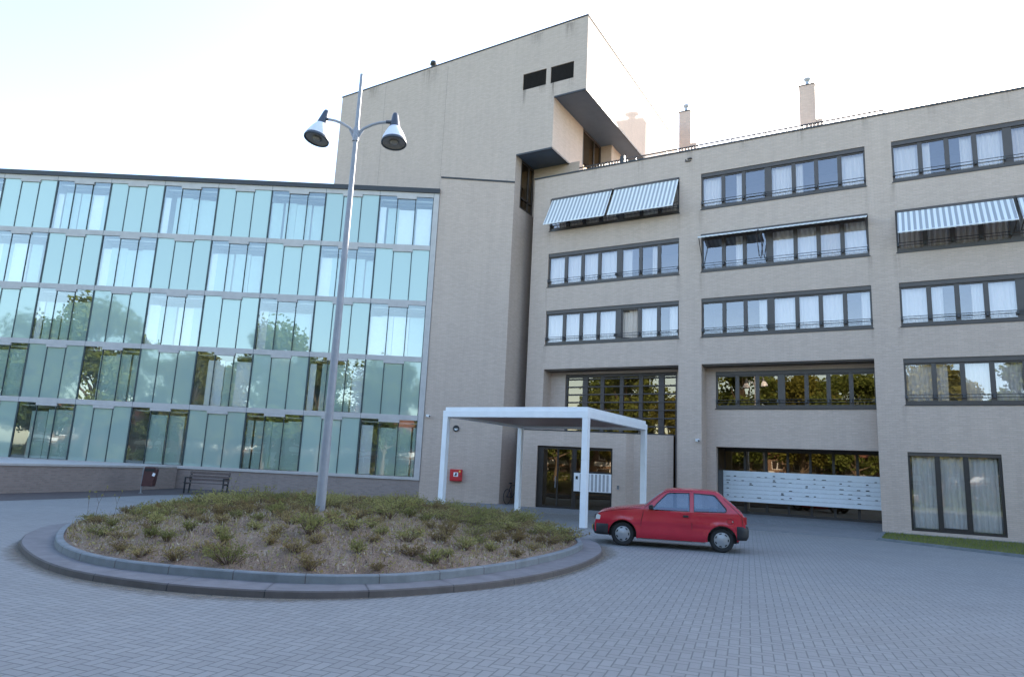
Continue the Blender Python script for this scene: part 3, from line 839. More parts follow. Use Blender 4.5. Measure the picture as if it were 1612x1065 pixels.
# ------------------------------------------------------------------ entrance porch, turned out of the front
EO = Vector((1.4937, 31.8228, 0)); EYAW = R(-12.37)
EM = Matrix.Translation(EO) @ Matrix.Rotation(EYAW, 4, 'Z')
LOC = (Matrix.Translation(RF0) @ Matrix.Rotation(YAW, 4, 'Z')).inverted() @ EM
def el(world): return EM.inverted() @ world
pR = el(rf(7.10, .8)); pL = el(rf(.55, .8))
ZT = 3.42
b = MB()
b.wall((-.86, 3.88), (-.2, ZT), [(-.10, 3.29, -.2, 2.74)], 0, .30)
b.prism([(3.88, 0), (4.21, .22), (pR.x, pR.y), (pR.x - .3, pR.y), (3.9, .5), (3.88, .3)], -.2, ZT)
b.prism([(-.86, .30), (-.56, .30), (pL.x + .3, pL.y), (pL.x, pL.y)], -.2, ZT)
b.face([(-.86, .3, ZT - .05), (3.88, .3, ZT - .05), (pR.x, pR.y, ZT - .05), (pL.x, pL.y, ZT - .05)])
pw = b.build('porch_wall', M['brick'], APT, LOC)
b = MB(); b.prism([(-.88, -.02), (3.89, -.02), (4.23, .205), (pR.x, pR.y), (pR.x - .2, pR.y), (3.8, .25), (-.88, .25)], ZT + .002, ZT + .05); b.build('porch_coping', M['coping'], APT, LOC)
fr = MB(); y = .16
fr.box(-.099, 3.289, y, y + .08, 2.62, 2.739); fr.box(-.099, .18, y, y + .08, 0, 2.62); fr.box(1.50, 1.68, y, y + .08, 0, 2.62); fr.box(3.22, 3.289, y, y + .08, 0, 2.62)
fr.box(.80, .87, y + .01, y + .07, 0, 2.62); fr.box(.18, 1.5, y + .01, y + .07, 0, .10); fr.box(1.68, 3.22, y + .01, y + .07, 1.60, 1.68); fr.box(1.68, 3.22, y + .01, y + .07, .70, .80)
dr = fr.build('door', M['dark_frame'], APT, LOC); dr['label'] = 'dark glazed entrance doors beside a letterbox panel'
g = MB(); g.face([(-.09, y + .04, .0), (3.28, y + .04, 0), (3.28, y + .04, 2.7), (-.09, y + .04, 2.7)]); g.build('glass', M['bronze_glass'], dr)
b = MB(); b.box(.74, .77, y - .06, y - .03, .9, 1.4); b.box(.745, .765, y - .03, y + .01, .92, .95); b.box(.745, .765, y - .03, y + .01, 1.35, 1.38); b.build('handle', M['steel'], dr)
ro = MB(); ro.box(-.09, 3.28, y + .5, y + 1.3, -.1, 2.9); ro.build('room', M['room'], dr)
b = MB(); b.box(1.60, 3.26, y - .13, y - .002, .80, 1.60)
for i in range(8): b.box(1.86 + i * .17, 1.955 + i * .17, y - .136, y - .1305, .83, 1.57, 1)
b.box(1.68, 1.78, y - .14, y - .1305, 1.32, 1.46, 2)
lp = b.build('door_letterboxes', [M['white'], plain('grey_metal', (.38, .38, .40), .4), M['black']], APT, LOC)
INT = thing('intercom', 'small grey intercom plate on the brick beside the entrance doors', 'intercom', EM @ Vector((3.56, -.001, 1.05)), EYAW)
b = MB(); b.box(-.05, .05, -.03, 0, -.09, .09); b.build('plate', M['steel'], INT, bevel=.005)
b = MB(); b.box(-.02, .02, -.036, -.031, -.04, -.0); b.box(-.03, .03, -.034, -.031, .02, .07); b.build('button', M['black'], INT)
M['stain'] = stain_mat('grey_rain_run', (.10, .085, .075), .24)
sp = []
for (bi, r) in CUR:
    a, c = BAYS[bi]; z = ROWS[r][0] - .036
    for x in (a, c): sp.append((x - .14, x + .12, z, 1.0 + .4 * ((bi * 3 + r) % 3)))
sp += [(3.1 + k * 2.37, 3.5 + k * 2.37, 16.3, .8 + .3 * (k % 3)) for k in range(11)]
stain(APT, sp, M['stain'])
# ------------------------------------------------------------------ tower block with its stepped front, and the stair block below it
TW = thing('brick_tower', 'tall windowless pale brick tower stepping out over slate-grey soffits', 'tower', C0, YAW)
def ztop(s): return 23.587 + (s + 12.556) * (24.054 - 23.587) / 16.451
DT = 15.0
b = MB()
S0, S1, S2, S3, Z1_, Z2_ = -12.58, .10, 2.15, 3.90, 17.32, 20.05
b.face([(S0, 0, -.2), (S1, 0, -.2), (S1, 0, Z1_), (S0, 0, Z1_)])
b.face([(S0, 0, Z1_), (S2, 0, Z1_), (S2, 0, Z2_), (S0, 0, Z2_)])
LV = [(.30, 1.65, 20.85, 21.75), (1.905, 3.19, 20.84, 21.74)]
tb = MB(); tb.wall((S0, S3), (Z2_, 23.5), LV, 0, .2, back=False)
for f, mi in zip(tb.f, tb.m): b.face([tb.v[i] for i in f], mi)
b.face([(S0, 0, 23.5), (S3, 0, 23.5), (S3, 0, ztop(S3)), (S0, 0, ztop(S0))])
b.face([(S3, 0, Z2_), (S3, DT, Z2_), (S3, DT, ztop(S3)), (S3, 0, ztop(S3))])            # lit flank
b.face([(S0, DT, -.2), (S0, 0, -.2), (S0, 0, ztop(S0)), (S0, DT, ztop(S0))])
b.face([(S3, DT, -.2), (S0, DT, -.2), (S0, DT, ztop(S0)), (S3, DT, ztop(S3))])
b.face([(S0, 0, ztop(S0) - .05), (S3, 0, ztop(S3) - .05), (S3, DT, ztop(S3) - .05), (S0, DT, ztop(S0) - .05)])
b.face([(S2, 0, Z1_), (S2, 3.55, Z1_), (S2, 3.55, Z2_), (S2, 0, Z2_)])                  # middle flank
b.face([(S2, 6.05, Z1_ - 6), (2.8, 6.05, Z1_ - 6), (2.8, 6.05, Z2_), (S2, 6.05, Z2_)])
b.face([(2.8, 6.05, Z1_ - 6), (2.8, DT, Z1_ - 6), (2.8, DT, Z2_), (2.8, 6.05, Z2_)])
b.face([(S1, 0, -.2), (S1, .58, -.2), (S1, .58, Z1_), (S1, 0, Z1_)])                    # lower flank
b.face([(S1, .58, -.2), (S1, 7, -.2), (S1, 7, 14.7), (S1, .58, 14.7)])
b.face([(S1, 7, -.2), (S2, 7, -.2), (S2, 7, 14.7), (S1, 7, 14.7)])
b.face([(S1, 1.95, 14.69), (S2 + .6, 1.95, 14.69), (S2 + .6, 1.95, Z1_), (S1, 1.95, Z1_)])
b.face([(S1, 1.95, 14.69), (S1, 7, 14.69), (S2 + .6, 7, 14.69), (S2 + .6, 1.95, 14.69)])
b.build('wall', M['brick'], TW)
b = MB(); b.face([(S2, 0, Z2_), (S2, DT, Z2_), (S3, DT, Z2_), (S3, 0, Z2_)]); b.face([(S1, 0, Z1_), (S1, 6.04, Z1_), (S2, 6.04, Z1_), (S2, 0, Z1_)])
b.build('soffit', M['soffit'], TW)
b = MB(); e = .05
for (x0, x1, z) in ((S2, S3, Z2_), (S1, S2, Z1_)):
    b.box(x0 + .01, x1 + .012, -.012, .05, z - .06, z + .03); b.box(x1 - .05, x1 + .012, .051, DT - .05 if z > 19 else 3.5, z - .06, z + .03)
def cop(x0, x1, y0, y1):
    z = [ztop(x0), ztop(x1), ztop(x1), ztop(x0)]
    P = [(x0, y0), (x1, y0), (x1, y1), (x0, y1)]
    b.mesh([(p[0], p[1], z[i]) for i, p in enumerate(P)] + [(p[0], p[1], z[i] + .07) for i, p in enumerate(P)],
           [(0, 3, 2, 1), (4, 5, 6, 7), (0, 1, 5, 4), (1, 2, 6, 5), (2, 3, 7, 6), (3, 0, 4, 7)])
cop(S0 - .03, S3 + .03, -.03, .25); cop(S3 - .25, S3 + .03, .251, DT)
b.build('coping', M['coping'], TW)
for (x0, x1, z0, z1) in LV:
    b = MB(); b.box(x0, x1, .06, .12, z0, z1)
    z = z0 + .02
    while z < z1 - .03:
        b.face([(x0, .02, z), (x1, .02, z), (x1, .06, z + .045), (x0, .06, z + .045)]); z += .06
    b.build('louvre', M['vent_black'], TW)
stain(TW, [(.28, .52, 20.84, 1.25), (1.2, 1.7, 20.84, .5), (1.88, 2.25, 20.83, 1.3), (2.9, 3.25, 20.83, .6), (-6.5, -5.2, 23.7, 1.2), (-10.5, -9.6, 23.6, .9), (.6, 1.4, 23.9, .8), (2.6, 3.3, 23.95, 1.1)], stain_mat('dark_rain_run', (.075, .06, .052), .55))
b = MB()
for s_ in (-4.62, -9.1): b.box(s_, s_ + .007, -.002, .0, .5, 23.55)
b.build('movement_joint', M['rail'], TW)
def flank_window(x, y0, y1, z0, z1):
    b = MB(); w = .09
    b.box(x - .1, x + .0, y0, y1, z1 - w, z1); b.box(x - .1, x, y0, y1, z0, z0 + w); b.box(x - .1, x, y0, y0 + w, z0 + w, z1 - w); b.box(x - .1, x, y1 - w, y1, z0 + w, z1 - w)
    b.box(x - .1, x, y0 + (y1 - y0) * .6, y0 + (y1 - y0) * .6 + .08, z0 + w, z1 - w); b.box(x - .1, x + .02, y0 + w, y1 - w, z0 + .55, z0 + .62)
    o = b.build('window', M['frame'], TW)
    b = MB(); b.face([(x - .05, y0, z0), (x - .05, y1, z0), (x - .05, y1, z1), (x - .05, y0, z1)]); b.build('glass', M['bronze_glass'], o)
    b = MB(); b.box(x - 1.2, x - .15, y0, y1, z0 - .1, z1 + .1); b.build('room', M['room'], o)
flank_window(S2, 3.56, 6.04, Z2_ - 3.0, Z2_ - .03); flank_window(S1, .59, 1.94, 14.7, Z1_ - .03)
b = MB(); b.lathe([(.12, 0), (.12, .2), (.2, .22), (.16, .4), (0, .42)], 12, Matrix.Translation((-5.8, .15, ztop(-5.8) + .07))); b.build('roof_vent', M['coping'], TW)
# stair block: wedge between the glass front and the tower
b = MB()
L = Matrix.Rotation(-YAW, 4, 'Z') @ Matrix.Translation(-C0)
gl0 = Vector((0, 33, 0)); gu = Vector((math.cos(R(-.45)), math.sin(R(-.45)), 0))
a_ = L @ (gl0 + gu * -3.985); c_ = Vector((0, 0, 0)); d_ = Vector((a_.x - .2, .4, 0))
b.prism([(a_.x, a_.y), (c_.x + .099, c_.y), (.099, .02), (a_.x, .02)], -.2, [15.90, 15.80, 15.80, 15.90])
b.build('stair_block', M['brick'], TW)
b = MB(); nrm = (c_ - a_).normalized(); off = Vector((nrm.y, -nrm.x, 0)) * .03
q = [a_ + off, c_ + off + Vector((.11, 0, 0)), c_ - off * 4 + Vector((.11, 0, 0)), a_ - off * 4]
b.mesh([(p.x, p.y, 15.902 if i in (0, 3) else 15.802) for i, p in enumerate(q)] + [(p.x, p.y, 15.985 if i in (0, 3) else 15.885) for i, p in enumerate(q)],
         [(0, 3, 2, 1), (4, 5, 6, 7), (0, 1, 5, 4), (1, 2, 6, 5), (2, 3, 7, 6), (3, 0, 4, 7)])
b.build('stair_block_coping', M['coping'], TW)

# ------------------------------------------------------------------ glass-fronted building (local x along the front, y inward)
GB = thing('glass_building', 'long five-storey building faced in pale teal glass panels between thin concrete bands', 'building', (0, 33, 0), R(-.45))
TRI = 2.72; X1 = -4.27; NC = 11; X0 = X1 - TRI * NC
BT = [14.82, 12.30, 9.48, 6.70, 3.89, 1.04]          # tops of the bands
BB = [None, 12.06, 9.24, 6.46, 3.65, .92]
ROWZ = [(12.30, 14.82), (9.48, 12.06), (6.70, 9.24), (3.89, 6.46), (1.04, 3.65)]
b = MB()
b.box(X0, X1 + .27, -.05, .35, 14.82, 15.05)
for i in range(1, 5): b.box(X0, X1, -.05, .35, BB[i], BT[i])
b.box(X1, X1 + .27, -.05, .35, .9, 14.82)
b.box(X0, X1 + .27, -.06, .35, .90, 1.04)
b.build('concrete_band', M['stone'], GB)
b = MB()
for i in range(0, 5):
    z0, z1 = (14.82, 15.05) if i == 0 else (BB[i], BT[i])
    for k in range(NC + 1): b.box(X1 - TRI * k - .008, X1 - TRI * k + .008, -.053, -.0495, z0, z1)
b.build('band_joint', M['seam'], GB)
b = MB(); b.box(X0, X1 + .29, -.12, 9, 15.052, 15.29); b.build('roof_edge', M['coping'], GB)
b = MB(); b.box(X0, X1 + .22, 2.6, 9, -.2, 15.0); b.box(X1 + .0, X1 + .25, .351, 2.6, -.2, 15.0); b.build('wall', M['room_pale'], GB)
b = MB(); b.box(X0, X1 + .28, 0, .34, -.2, .9); b.build('plinth', M['brick_plinth'], GB)
rg = random.Random(21)
for r, (z0, z1) in enumerate(ROWZ):
    for k in range(NC):
        xa, xb = X1 - TRI * (k + 1), X1 - TRI * k
        clear = (k + r) % 2 == 0
        pw = TRI / 3
        f = MB()
        for j in range(4): f.box(xa + pw * j - .017 + (.018 if j == 0 else 0) - (.018 if j == 3 else 0), xa + pw * j + .017 + (.018 if j == 0 else 0) - (.018 if j == 3 else 0), -.028, .03, z0, z1)
        win = f.build('window', M['seam'], GB)
        g = MB()
        for j in range(3):
            p0, p1 = xa + pw * j + .018, xa + pw * (j + 1) - .018; zt = z1 - (.12 if j == 1 else 0)
            # every sheet sits a hair out of true, as real glass does
            e = [rg.uniform(-.004, .004) for _ in range(3)]
            g.face([(p0, e[0], z0), (p1, e[1], z0), (p1, e[1] + e[2] * .5, zt), (p0, e[0] + e[2], zt)])
        g.build('clear_glass' if clear else 'enamelled_glass', M['clear_teal'] if clear else M['teal'], win)
        v = MB(); p0, p1 = xa + pw, xa + 2 * pw
        v.box(p0 - .04, p1 + .04, -.07, .02, z1 - .13, z1 - .005)
        v.build('vent', M['stone'], win)
        if clear:
            ro = MB(); ya, yb = .1, 2.4
            ro.face([(xa, yb, z0), (xb, yb, z0), (xb, yb, z1), (xa, yb, z1)]); ro.face([(xa, ya, z0), (xa, yb, z0), (xa, yb, z1), (xa, ya, z1)])
            ro.face([(xb, ya, z0), (xb, ya, z1), (xb, yb, z1), (xb, yb, z0)]); ro.face([(xa, ya, z1), (xa, yb, z1), (xb, yb, z1), (xb, ya, z1)])
            ro.face([(xa, ya, z0), (xb, ya, z0), (xb, yb, z0), (xa, yb, z0)])
            for q in range(3): ro.box(xa + .02, xb - .02, .25 + q * .55, .33 + q * .55, z1 - .16, z1 - .10)
            ro.build('room', M['room_pale'], win)
            cb = MB(); zt = z1 - (.62 if r < 3 else .34); y = .16
            x = xa + .06; first = True; y = .07
            while x < xb - .2:
                w = rg.choice((.3, .42, .55)) if first else rg.choice((.55, .75, .8)); gap = rg.choice((.1, .28, .0)) if first else rg.choice((0, 0, .03, .08))
                x1_ = min(x + w, xb - .05)
                if not (r >= 3 and first and rg.random() < .6):
                    cb.box(x, x1_, y + rg.uniform(0, .06), y + .08, z0 + .02, zt + rg.uniform(-.06, .05), 0 if rg.random() < (.8 if first else (.35 if r < 3 else .12)) else 1)
                x = x1_ + gap; first = False
            if cb.f: cb.build('blind', [M['blind'], M['pale_blind']], win)

# terrace wall in front of the left part of the glass front
TE = thing('terrace_wall', 'low dark brick retaining wall with a concrete top below the glass front', 'wall')
pl = [(-15.35, 30.2), (-15.25, 32.9), (-34, 32.95), (-34, 22.3), (-17.15, 22.3)]
b = MB(); b.prism(pl, -.2, .93); b.build('brickwork', M['brick_plinth'], TE)
b = MB(); c = Vector((-22, 29)); b.prism([tuple(Vector(p) + (Vector(p) - c).normalized() * .05) if i not in (1, 2) else p for i, p in enumerate(pl)], .932, 1.01); b.build('cap', M['stone'], TE)
# ------------------------------------------------------------------ white canopy
CF = Vector((2.43, 21.59, 0)); CA = 5.3
CN = thing('entrance_canopy', 'white square steel canopy on four posts in front of the entrance', 'canopy', CF, YAW)
HP, HB, HT = 3.30, 3.52, 3.64
for (x, y) in ((0, 0), (-CA, 0), (-CA, CA), (0, CA)):
    b = MB(); b.box(x - .095, x + .095, y - .095, y + .095, 0, 2.0); b.box(x - .095, x + .095, y - .095, y + .095, 2.012, HP); b.box(x - .09, x + .09, y - .09, y + .09, 2.0, 2.012)
    b.build('post', M['white'], CN, bevel=.012)
b = MB(); w = .1
b.box(-CA - w, w, -w, w, HP, HB); b.box(-CA - w, w, CA - w, CA + w, HP, HB); b.box(-CA - w, -CA + w, w, CA - w, HP + .001, HB - .001); b.box(-w, w, w, CA - w, HP + .001, HB - .001)
b.build('beam', M['white'], CN, bevel=.01)
b = MB(); b.box(-CA - .03, .06, -.06, CA + .03, HB + .002, HT); b.build('roof', M['white'], CN, bevel=.01)
M['soffit_board'] = plain('brown_soffit_board', (.36, .22, .18), .5, .15, 2)
b = MB(); y = .13
while y < CA - .15: b.box(-CA + .126, -.126, y, y + .17, HP + .09, HP + .14); y += .185
b.build('soffit', M['soffit_board'], CN)

# ------------------------------------------------------------------ double street lamp
LZ = mound_z(-3.44, 13.38)
LP = thing('street_lamp', 'tall grey double-headed street lamp rising from the roundabout', 'street lamp', (-3.44, 13.38, LZ - .1))
zt = 9.66 - LZ + .1
b = MB(); b.tube([(0, 0, 0), (0, 0, 1.35), (0, 0, 1.45), (0, 0, zt * .6), (0, 0, zt)], [.094, .09, .084, .06, .034], 18); b.build('pole', M['pole'], LP)
za = 8.30 - LZ + .1
b = MB(); b.lathe([(.062, -.16), (.066, -.1), (.066, .1), (.056, .14)], 14, Matrix.Translation((0, 0, za))); b.build('collar', M['pole'], LP)
M['lamp_dark'] = plain('dark_lamp_housing', (.055, .065, .085), .4)
M['lamp_pale'] = plain('pale_lamp_shade', (.74, .74, .80), .35, .04)
M['lens'] = plain('dusty_lens', (.30, .29, .27), .25)
for sg in (-1, 1):
    b = MB(); pth = [Vector((sg * x, 0, za + z)) for x, z in ((.03, .02), (.15, .13), (.3, .22), (.45, .275), (.6, .30), (.7, .305))]
    b.tube(pth, [.028] * 6, 10)
    b.mesh([(sg * .03, -.008, za - .16), (sg * .16, -.008, za + .10), (sg * .03, -.008, za + .0), (sg * .03, .008, za - .16), (sg * .16, .008, za + .10), (sg * .03, .008, za + .0)],
           [(0, 1, 2), (5, 4, 3), (0, 3, 4, 1), (1, 4, 5, 2), (2, 5, 3, 0)])
    b.build('arm', M['pole'], LP)
    T = Matrix.Translation((sg * .80, -.02, za - .15)) @ Matrix.Rotation(R(10 if sg < 0 else -3), 4, 'Y') @ Matrix.Rotation(R(-8), 4, 'X') @ Matrix.Scale(1.1, 4)
    b = MB(); b.tube([pth[-1] - Vector((sg * .10, 0, 0)), pth[-1] + Vector((sg * .04, 0, 0))], .036, 10, 0)
    b.lathe([(.108, .30), (.10, .34), (.055, .60), (.042, .635), (0, .64)], 24, T, 0)
    b.lathe([(.225, .03), (.24, .0), (.238, -.03), (.215, -.03), (.215, .02)], 28, T, 0)
    h = b.build('lamp_head', M['lamp_dark'], LP)
    b = MB(); b.lathe([(.228, .03), (.215, .09), (.165, .21), (.118, .30), (.104, .318)], 28, T); b.build('shade', M['lamp_pale'], h)
    b = MB(); b.lathe([(.214, -.005), (.1, .02), (0, .03)], 24, T); b.lathe([(.07, .015), (.09, -.01), (.05, -.035), (0, -.04)], 16, T); b.build('lens', M['lens'], h)

# ------------------------------------------------------------------ things on and by the stair block and the glass front
GM = Matrix.Translation((0, 33, 0)) @ Matrix.Rotation(R(-.45), 4, 'Z')
def gl(s, d, z): return GM @ Vector((s, d, z))
o = thing('fire_hose_box', 'red metal box with a white sign on the brick below the round wall lamp', 'fire box', gl(-2.29, -.005, 1.22), R(-.45))
b = MB(); b.box(-.285, .285, -.24, 0, -.27, .27); b.build('case', M['red_box'], o, bevel=.025)
b = MB(); b.box(-.255, .255, -.256, -.2405, -.24, .24); b.build('door', M['red_box'], o, bevel=.006)
b = MB(); b.box(-.11, .10, -.262, -.2565, -.06, .13)
b.box(-.035, .035, -.2655, -.2625, -.03, .10, 1); b.box(-.075, -.05, -.2655, -.2625, -.03, .02, 1); b.box(-.0, .055, -.2655, -.2625, .065, .10, 1); b.box(.13, .2, -.261, -.2565, .13, .22, 2)
b.build('sign', [M['white'], M['black'], M['yellow']], o)
b = MB(); b.tube([(.22, -.26, .0), (.22, -.29, .0), (.22, -.29, -.07)], .01, 6); b.build('handle', M['black'], o)
o = thing('wall_lamp', 'round black bulkhead lamp with a pale half-moon lens on the stair block wall', 'wall lamp', gl(-2.43, 0, 3.38), R(-.45))
X90 = Matrix.Rotation(R(90), 4, 'X')
b = MB(); b.lathe([(.15, 0), (.15, .07), (.13, .1), (.105, .1), (.1, .06)], 24, X90); b.box(-.105, .105, -.1, -.06, -.0, .1); b.build('ring', M['black'], o)
b = MB(); b.lathe([(.108, .06), (.08, .085), (0, .1)], 24, X90); b.build('lens', M['white'], o)
def camera_thing(lab, loc, rz):
    o = thing('security_camera', lab, 'security camera', loc, rz)
    b = MB(); b.lathe([(.06, 0), (.06, .02), (.03, .03), (.02, .12)], 14, X90); b.build('bracket', M['white'], o)
    b = MB(); T = Matrix.Translation((.0, -.12, -.02)) @ Matrix.Rotation(R(35), 4, 'Z') @ Matrix.Rotation(R(8), 4, 'X')
    b.box(-.05, .05, -.17, .09, -.045, .045, 0, T); b.box(-.06, .06, -.2, .1, .046, .058, 0, T); b.build('housing', M['white'], o, bevel=.012)
    b = MB(); b.lathe([(.035, 0), (.035, .02), (0, .022)], 12, T @ Matrix.Translation((0, -.171, 0)) @ X90); b.build('lens', M['black'], o)
camera_thing('small white security camera on the stair block wall beside the end of the glass front', gl(-3.80, 0, 3.92), R(-.45))
camera_thing('small white security camera on the brick pier above the red car', rf(8.40, 0, 3.2), YAW)

# litter bin and bench by the terrace wall
o = thing('litter_bin', 'dark red litter bin with a pale sticker on a grey post by the low wall', 'litter bin', (-13.95, 27.9, 0), R(8))
b = MB(); b.tube([(-.27, 0, 0), (-.27, 0, .98)], .03, 10); b.box(-.33, -.21, -.06, .06, 0, .02); b.build('post', M['steel'], o)
b = MB()
pr = [(-.23, .28), (-.20, .84), (-.17, 1.03), (.20, 1.03), (.24, .95), (.17, .28)]
for y, dirn in ((-.2, 1), (.2, -1)):
    f = [(x, y, z) for x, z in pr]; b.face(f if dirn < 0 else f[::-1])
for i in range(6):
    a, c = pr[i], pr[(i + 1) % 6]; b.face([(a[0], -.2, a[1]), (c[0], -.2, c[1]), (c[0], .2, c[1]), (a[0], .2, a[1])])
b.build('body', M['bin'], o, bevel=.02, normals=True)
b = MB(); b.box(-.15, .2, -.215, -.20, .86, .97); b.build('opening', M['black'], o)
b = MB(); b.box(-.10, .0, -.209, -.2015, .70, .82, 0, Matrix.Rotation(R(18), 4, 'Y')); b.build('sticker', M['white'], o)
o = thing('park_bench', 'weathered slatted bench standing before the low wall under the glass front', 'bench', (-12.35, 29.4, 0), R(-2))
for z, y in ((.84, .26), (.70, .235), (.57, .21)):
    b = MB(); b.box(-.86, .86, y, y + .035, z - .05, z + .05); b.build('back_slat', M['timber'], o, bevel=.008)
b = MB()
for y in (-.22, -.09, .04): b.box(-.86, .86, y, y + .11, .42, .455)
b.build('seat', M['timber'], o)
for x in (-.8, .8):
    b = MB(); b.bar((x, -.2, 0), (x, -.2, .64), .05, .05); b.bar((x, .2, 0), (x, .31, .9), .05, .05); b.bar((x, -.22, .64), (x, .27, .64), .06, .045); b.bar((x, -.2, .40), (x, .22, .40), .05, .04); b.build('leg', M['black'], o)

# bicycle leaning in the slot between the stair block and the porch
o = thing('bicycle', 'dark bicycle leaning on the shaded side wall behind the canopy', 'bicycle', (.40, 33.66, 0), R(59.5))
def ring(c, r, tr, m, name, n=28):
    b = MB(); b.tube([(c[0] + r * math.cos(2 * math.pi * i / n), c[1], c[2] + r * math.sin(2 * math.pi * i / n)) for i in range(n)], tr, 6, closed=True)
    for i in range(12):
        a = 2 * math.pi * i / 12; b.tube([(c[0], c[1], c[2]), (c[0] + r * math.cos(a), c[1], c[2] + r * math.sin(a))], .0025, 4)
    b.tube([(c[0], -.04, c[2]), (c[0], .04, c[2])], .022, 8)
    return b.build(name, m, o)
ring((-.53, 0, .35), .335, .018, M['black'], 'wheel'); ring((.53, 0, .35), .335, .018, M['black'], 'wheel')
b = MB(); bb_ = Vector((-.08, 0, .3)); st = Vector((-.22, 0, .85)); hd = Vector((.36, 0, .88)); hb = Vector((.40, 0, .72))
for a, c in ((bb_, st), (st, hd), (bb_, hb), (bb_, (-.53, 0, .35)), (st, (-.53, 0, .35)), (hd, hb), (hb, (.53, 0, .35))): b.tube([a, c], .016, 8)
b.build('frame', plain('dark_blue_paint', (.03, .04, .07), .35), o)
b = MB(); b.tube([(.36, 0, .88), (.34, 0, 1.02)], .014, 6); b.tube([(.24, -.28, 1.03), (.34, -.18, 1.05), (.35, 0, 1.03), (.34, .18, 1.05), (.24, .28, 1.03)], .013, 6); b.build('handlebar', M['steel'], o)
b = MB(); b.lathe([(0, 0), (.07, .01), (.08, .04), (0, .07)], 12, Matrix.Translation((-.26, 0, .93)) @ Matrix.Diagonal((1.6, 1, 1, 1))); b.tube([(-.22, 0, .85), (-.245, 0, .95)], .014, 6); b.build('saddle', M['black'], o)

# ------------------------------------------------------------------ red hatchback
d_car = Vector((4.953 - 2.833, 16.364 - 16.869, 0)).normalized(); ca = math.atan2(d_car.y, d_car.x)
CM0 = Vector((2.833, 16.869, 0)) + Vector((-d_car.y, d_car.x, 0)) * .66
CAR = thing('hatchback_car', 'small red three-door hatchback parked on the pavers before the entrance', 'car', CM0, ca)
t = NT('red_car_paint'); c = t.coord()
M['paint'] = t.done(t.pbr(t.ramp(t.noise(c, 1.5, 3), [(.3, (.43, .012, .030)), (.7, (.51, .018, .040))]), .27, None, Coat_Weight=.6, Coat_Roughness=.06, Specular_IOR_Level=.5))
M['trim'] = plain('grey_bumper', (.016, .016, .019), .6, .1)
M['rubber'] = plain('tyre_rubber', (.022, .022, .023), .8)
M['hub'] = plain('silver_hubcap', (.38, .385, .40), .35, .05, 5, .3)
M['car_glass'] = glass_mat('car_glass', (.50, .58, .68), .10, (.75, .85, 1))
M['seat_cloth'] = plain('grey_seat_cloth', (.13, .14, .17), .9)
WB = 2.24; HW = .775
def hw(x, z):
    w = HW
    if z < .36: w -= .05 * ((.36 - z) / .17) ** 2
    if z > .86: w -= (z - .86) * .30 + max(0, z - 1.22) ** 2 * 1.2
    w += .012 * math.exp(-((z - .60) / .10) ** 2) - .006 * math.exp(-((z - .50) / .03) ** 2)
    if x < .15: w -= .10 * ((.15 - x) / .8) ** 2.2
    if x > 2.1: w -= .07 * ((x - 2.1) / .7) ** 2
    for cx in (0, WB):
        r = math.hypot(x - cx, z - .275); w += .014 * math.exp(-((r - .34) / .045) ** 2)
    return w
top = [(-.655, .30), (-.665, .48), (-.635, .60), (-.585, .70), (-.50, .755), (-.30, .80), (-.05, .845), (.20, .88), (.40, .908), (.50, .93), (.62, 1.035), (.80, 1.185), (.94, 1.285), (1.04, 1.325), (1.20, 1.347),
       (1.60, 1.358), (1.95, 1.350), (2.12, 1.332), (2.20, 1.30), (2.38, 1.16), (2.56, 1.0), (2.68, .885), (2.735, .80), (2.755, .66), (2.745, .46), (2.70, .33)]
def arch(cx, a0, a1, n=16, r=.325): return [(cx + r * math.cos(R(a0 + (a1 - a0) * i / n)), .275 + r * math.sin(R(a0 + (a1 - a0) * i / n))) for i in range(n + 1)]
side = top + arch(WB, -3, 190) + [(1.7, .185), (.5, .185)] + arch(0, -14, 182) + [(-.5, .25)]
win_d = [(.665, .865), (.80, 1.03), (1.015, 1.245), (1.08, 1.268), (1.525, 1.283), (1.525, .875)]
win_q = [(1.625, .878), (1.625, 1.283), (2.05, 1.268), (2.10, 1.25), (2.335, .975), (2.34, .925), (2.30, .895)]
def skin(b, outer, holes, sg, off=0., mi=0, step=.06):
    """Side sheet: a flat outline with holes, cut fine and pushed out to the body's curve."""
    loops = [outer] + holes
    P = [Vector((x, z, 0)) for lp_ in loops for x, z in lp_]
    tri = tessellate_polygon([[Vector((x, z, 0)) for x, z in lp_] for lp_ in loops])
    bm = bmesh.new(); vs = [bm.verts.new(p) for p in P]
    for f in tri:
        try: bm.faces.new([vs[i] for i in f])
        except ValueError: pass
    for ax, lo, hi in ((0, -.7, 2.8), (1, .15, 1.4)):
        v = lo
        while v < hi:
            no = Vector((1, 0, 0)) if ax == 0 else Vector((0, 1, 0))
            bmesh.ops.bisect_plane(bm, geom=bm.verts[:] + bm.edges[:] + bm.faces[:], plane_co=no * v, plane_no=no, dist=1e-5)
            v += step
    bm.verts.index_update()
    V = [(v.co.x, sg * (hw(v.co.x, v.co.y) + off), v.co.y) for v in bm.verts]
    F = []
    for f in bm.faces:
        idx = [v.index for v in f.verts]
        if (f.normal.z > 0) == (sg > 0): idx = idx[::-1]
        F.append(idx)
    bm.free(); b.mesh(V, F, mi, True)
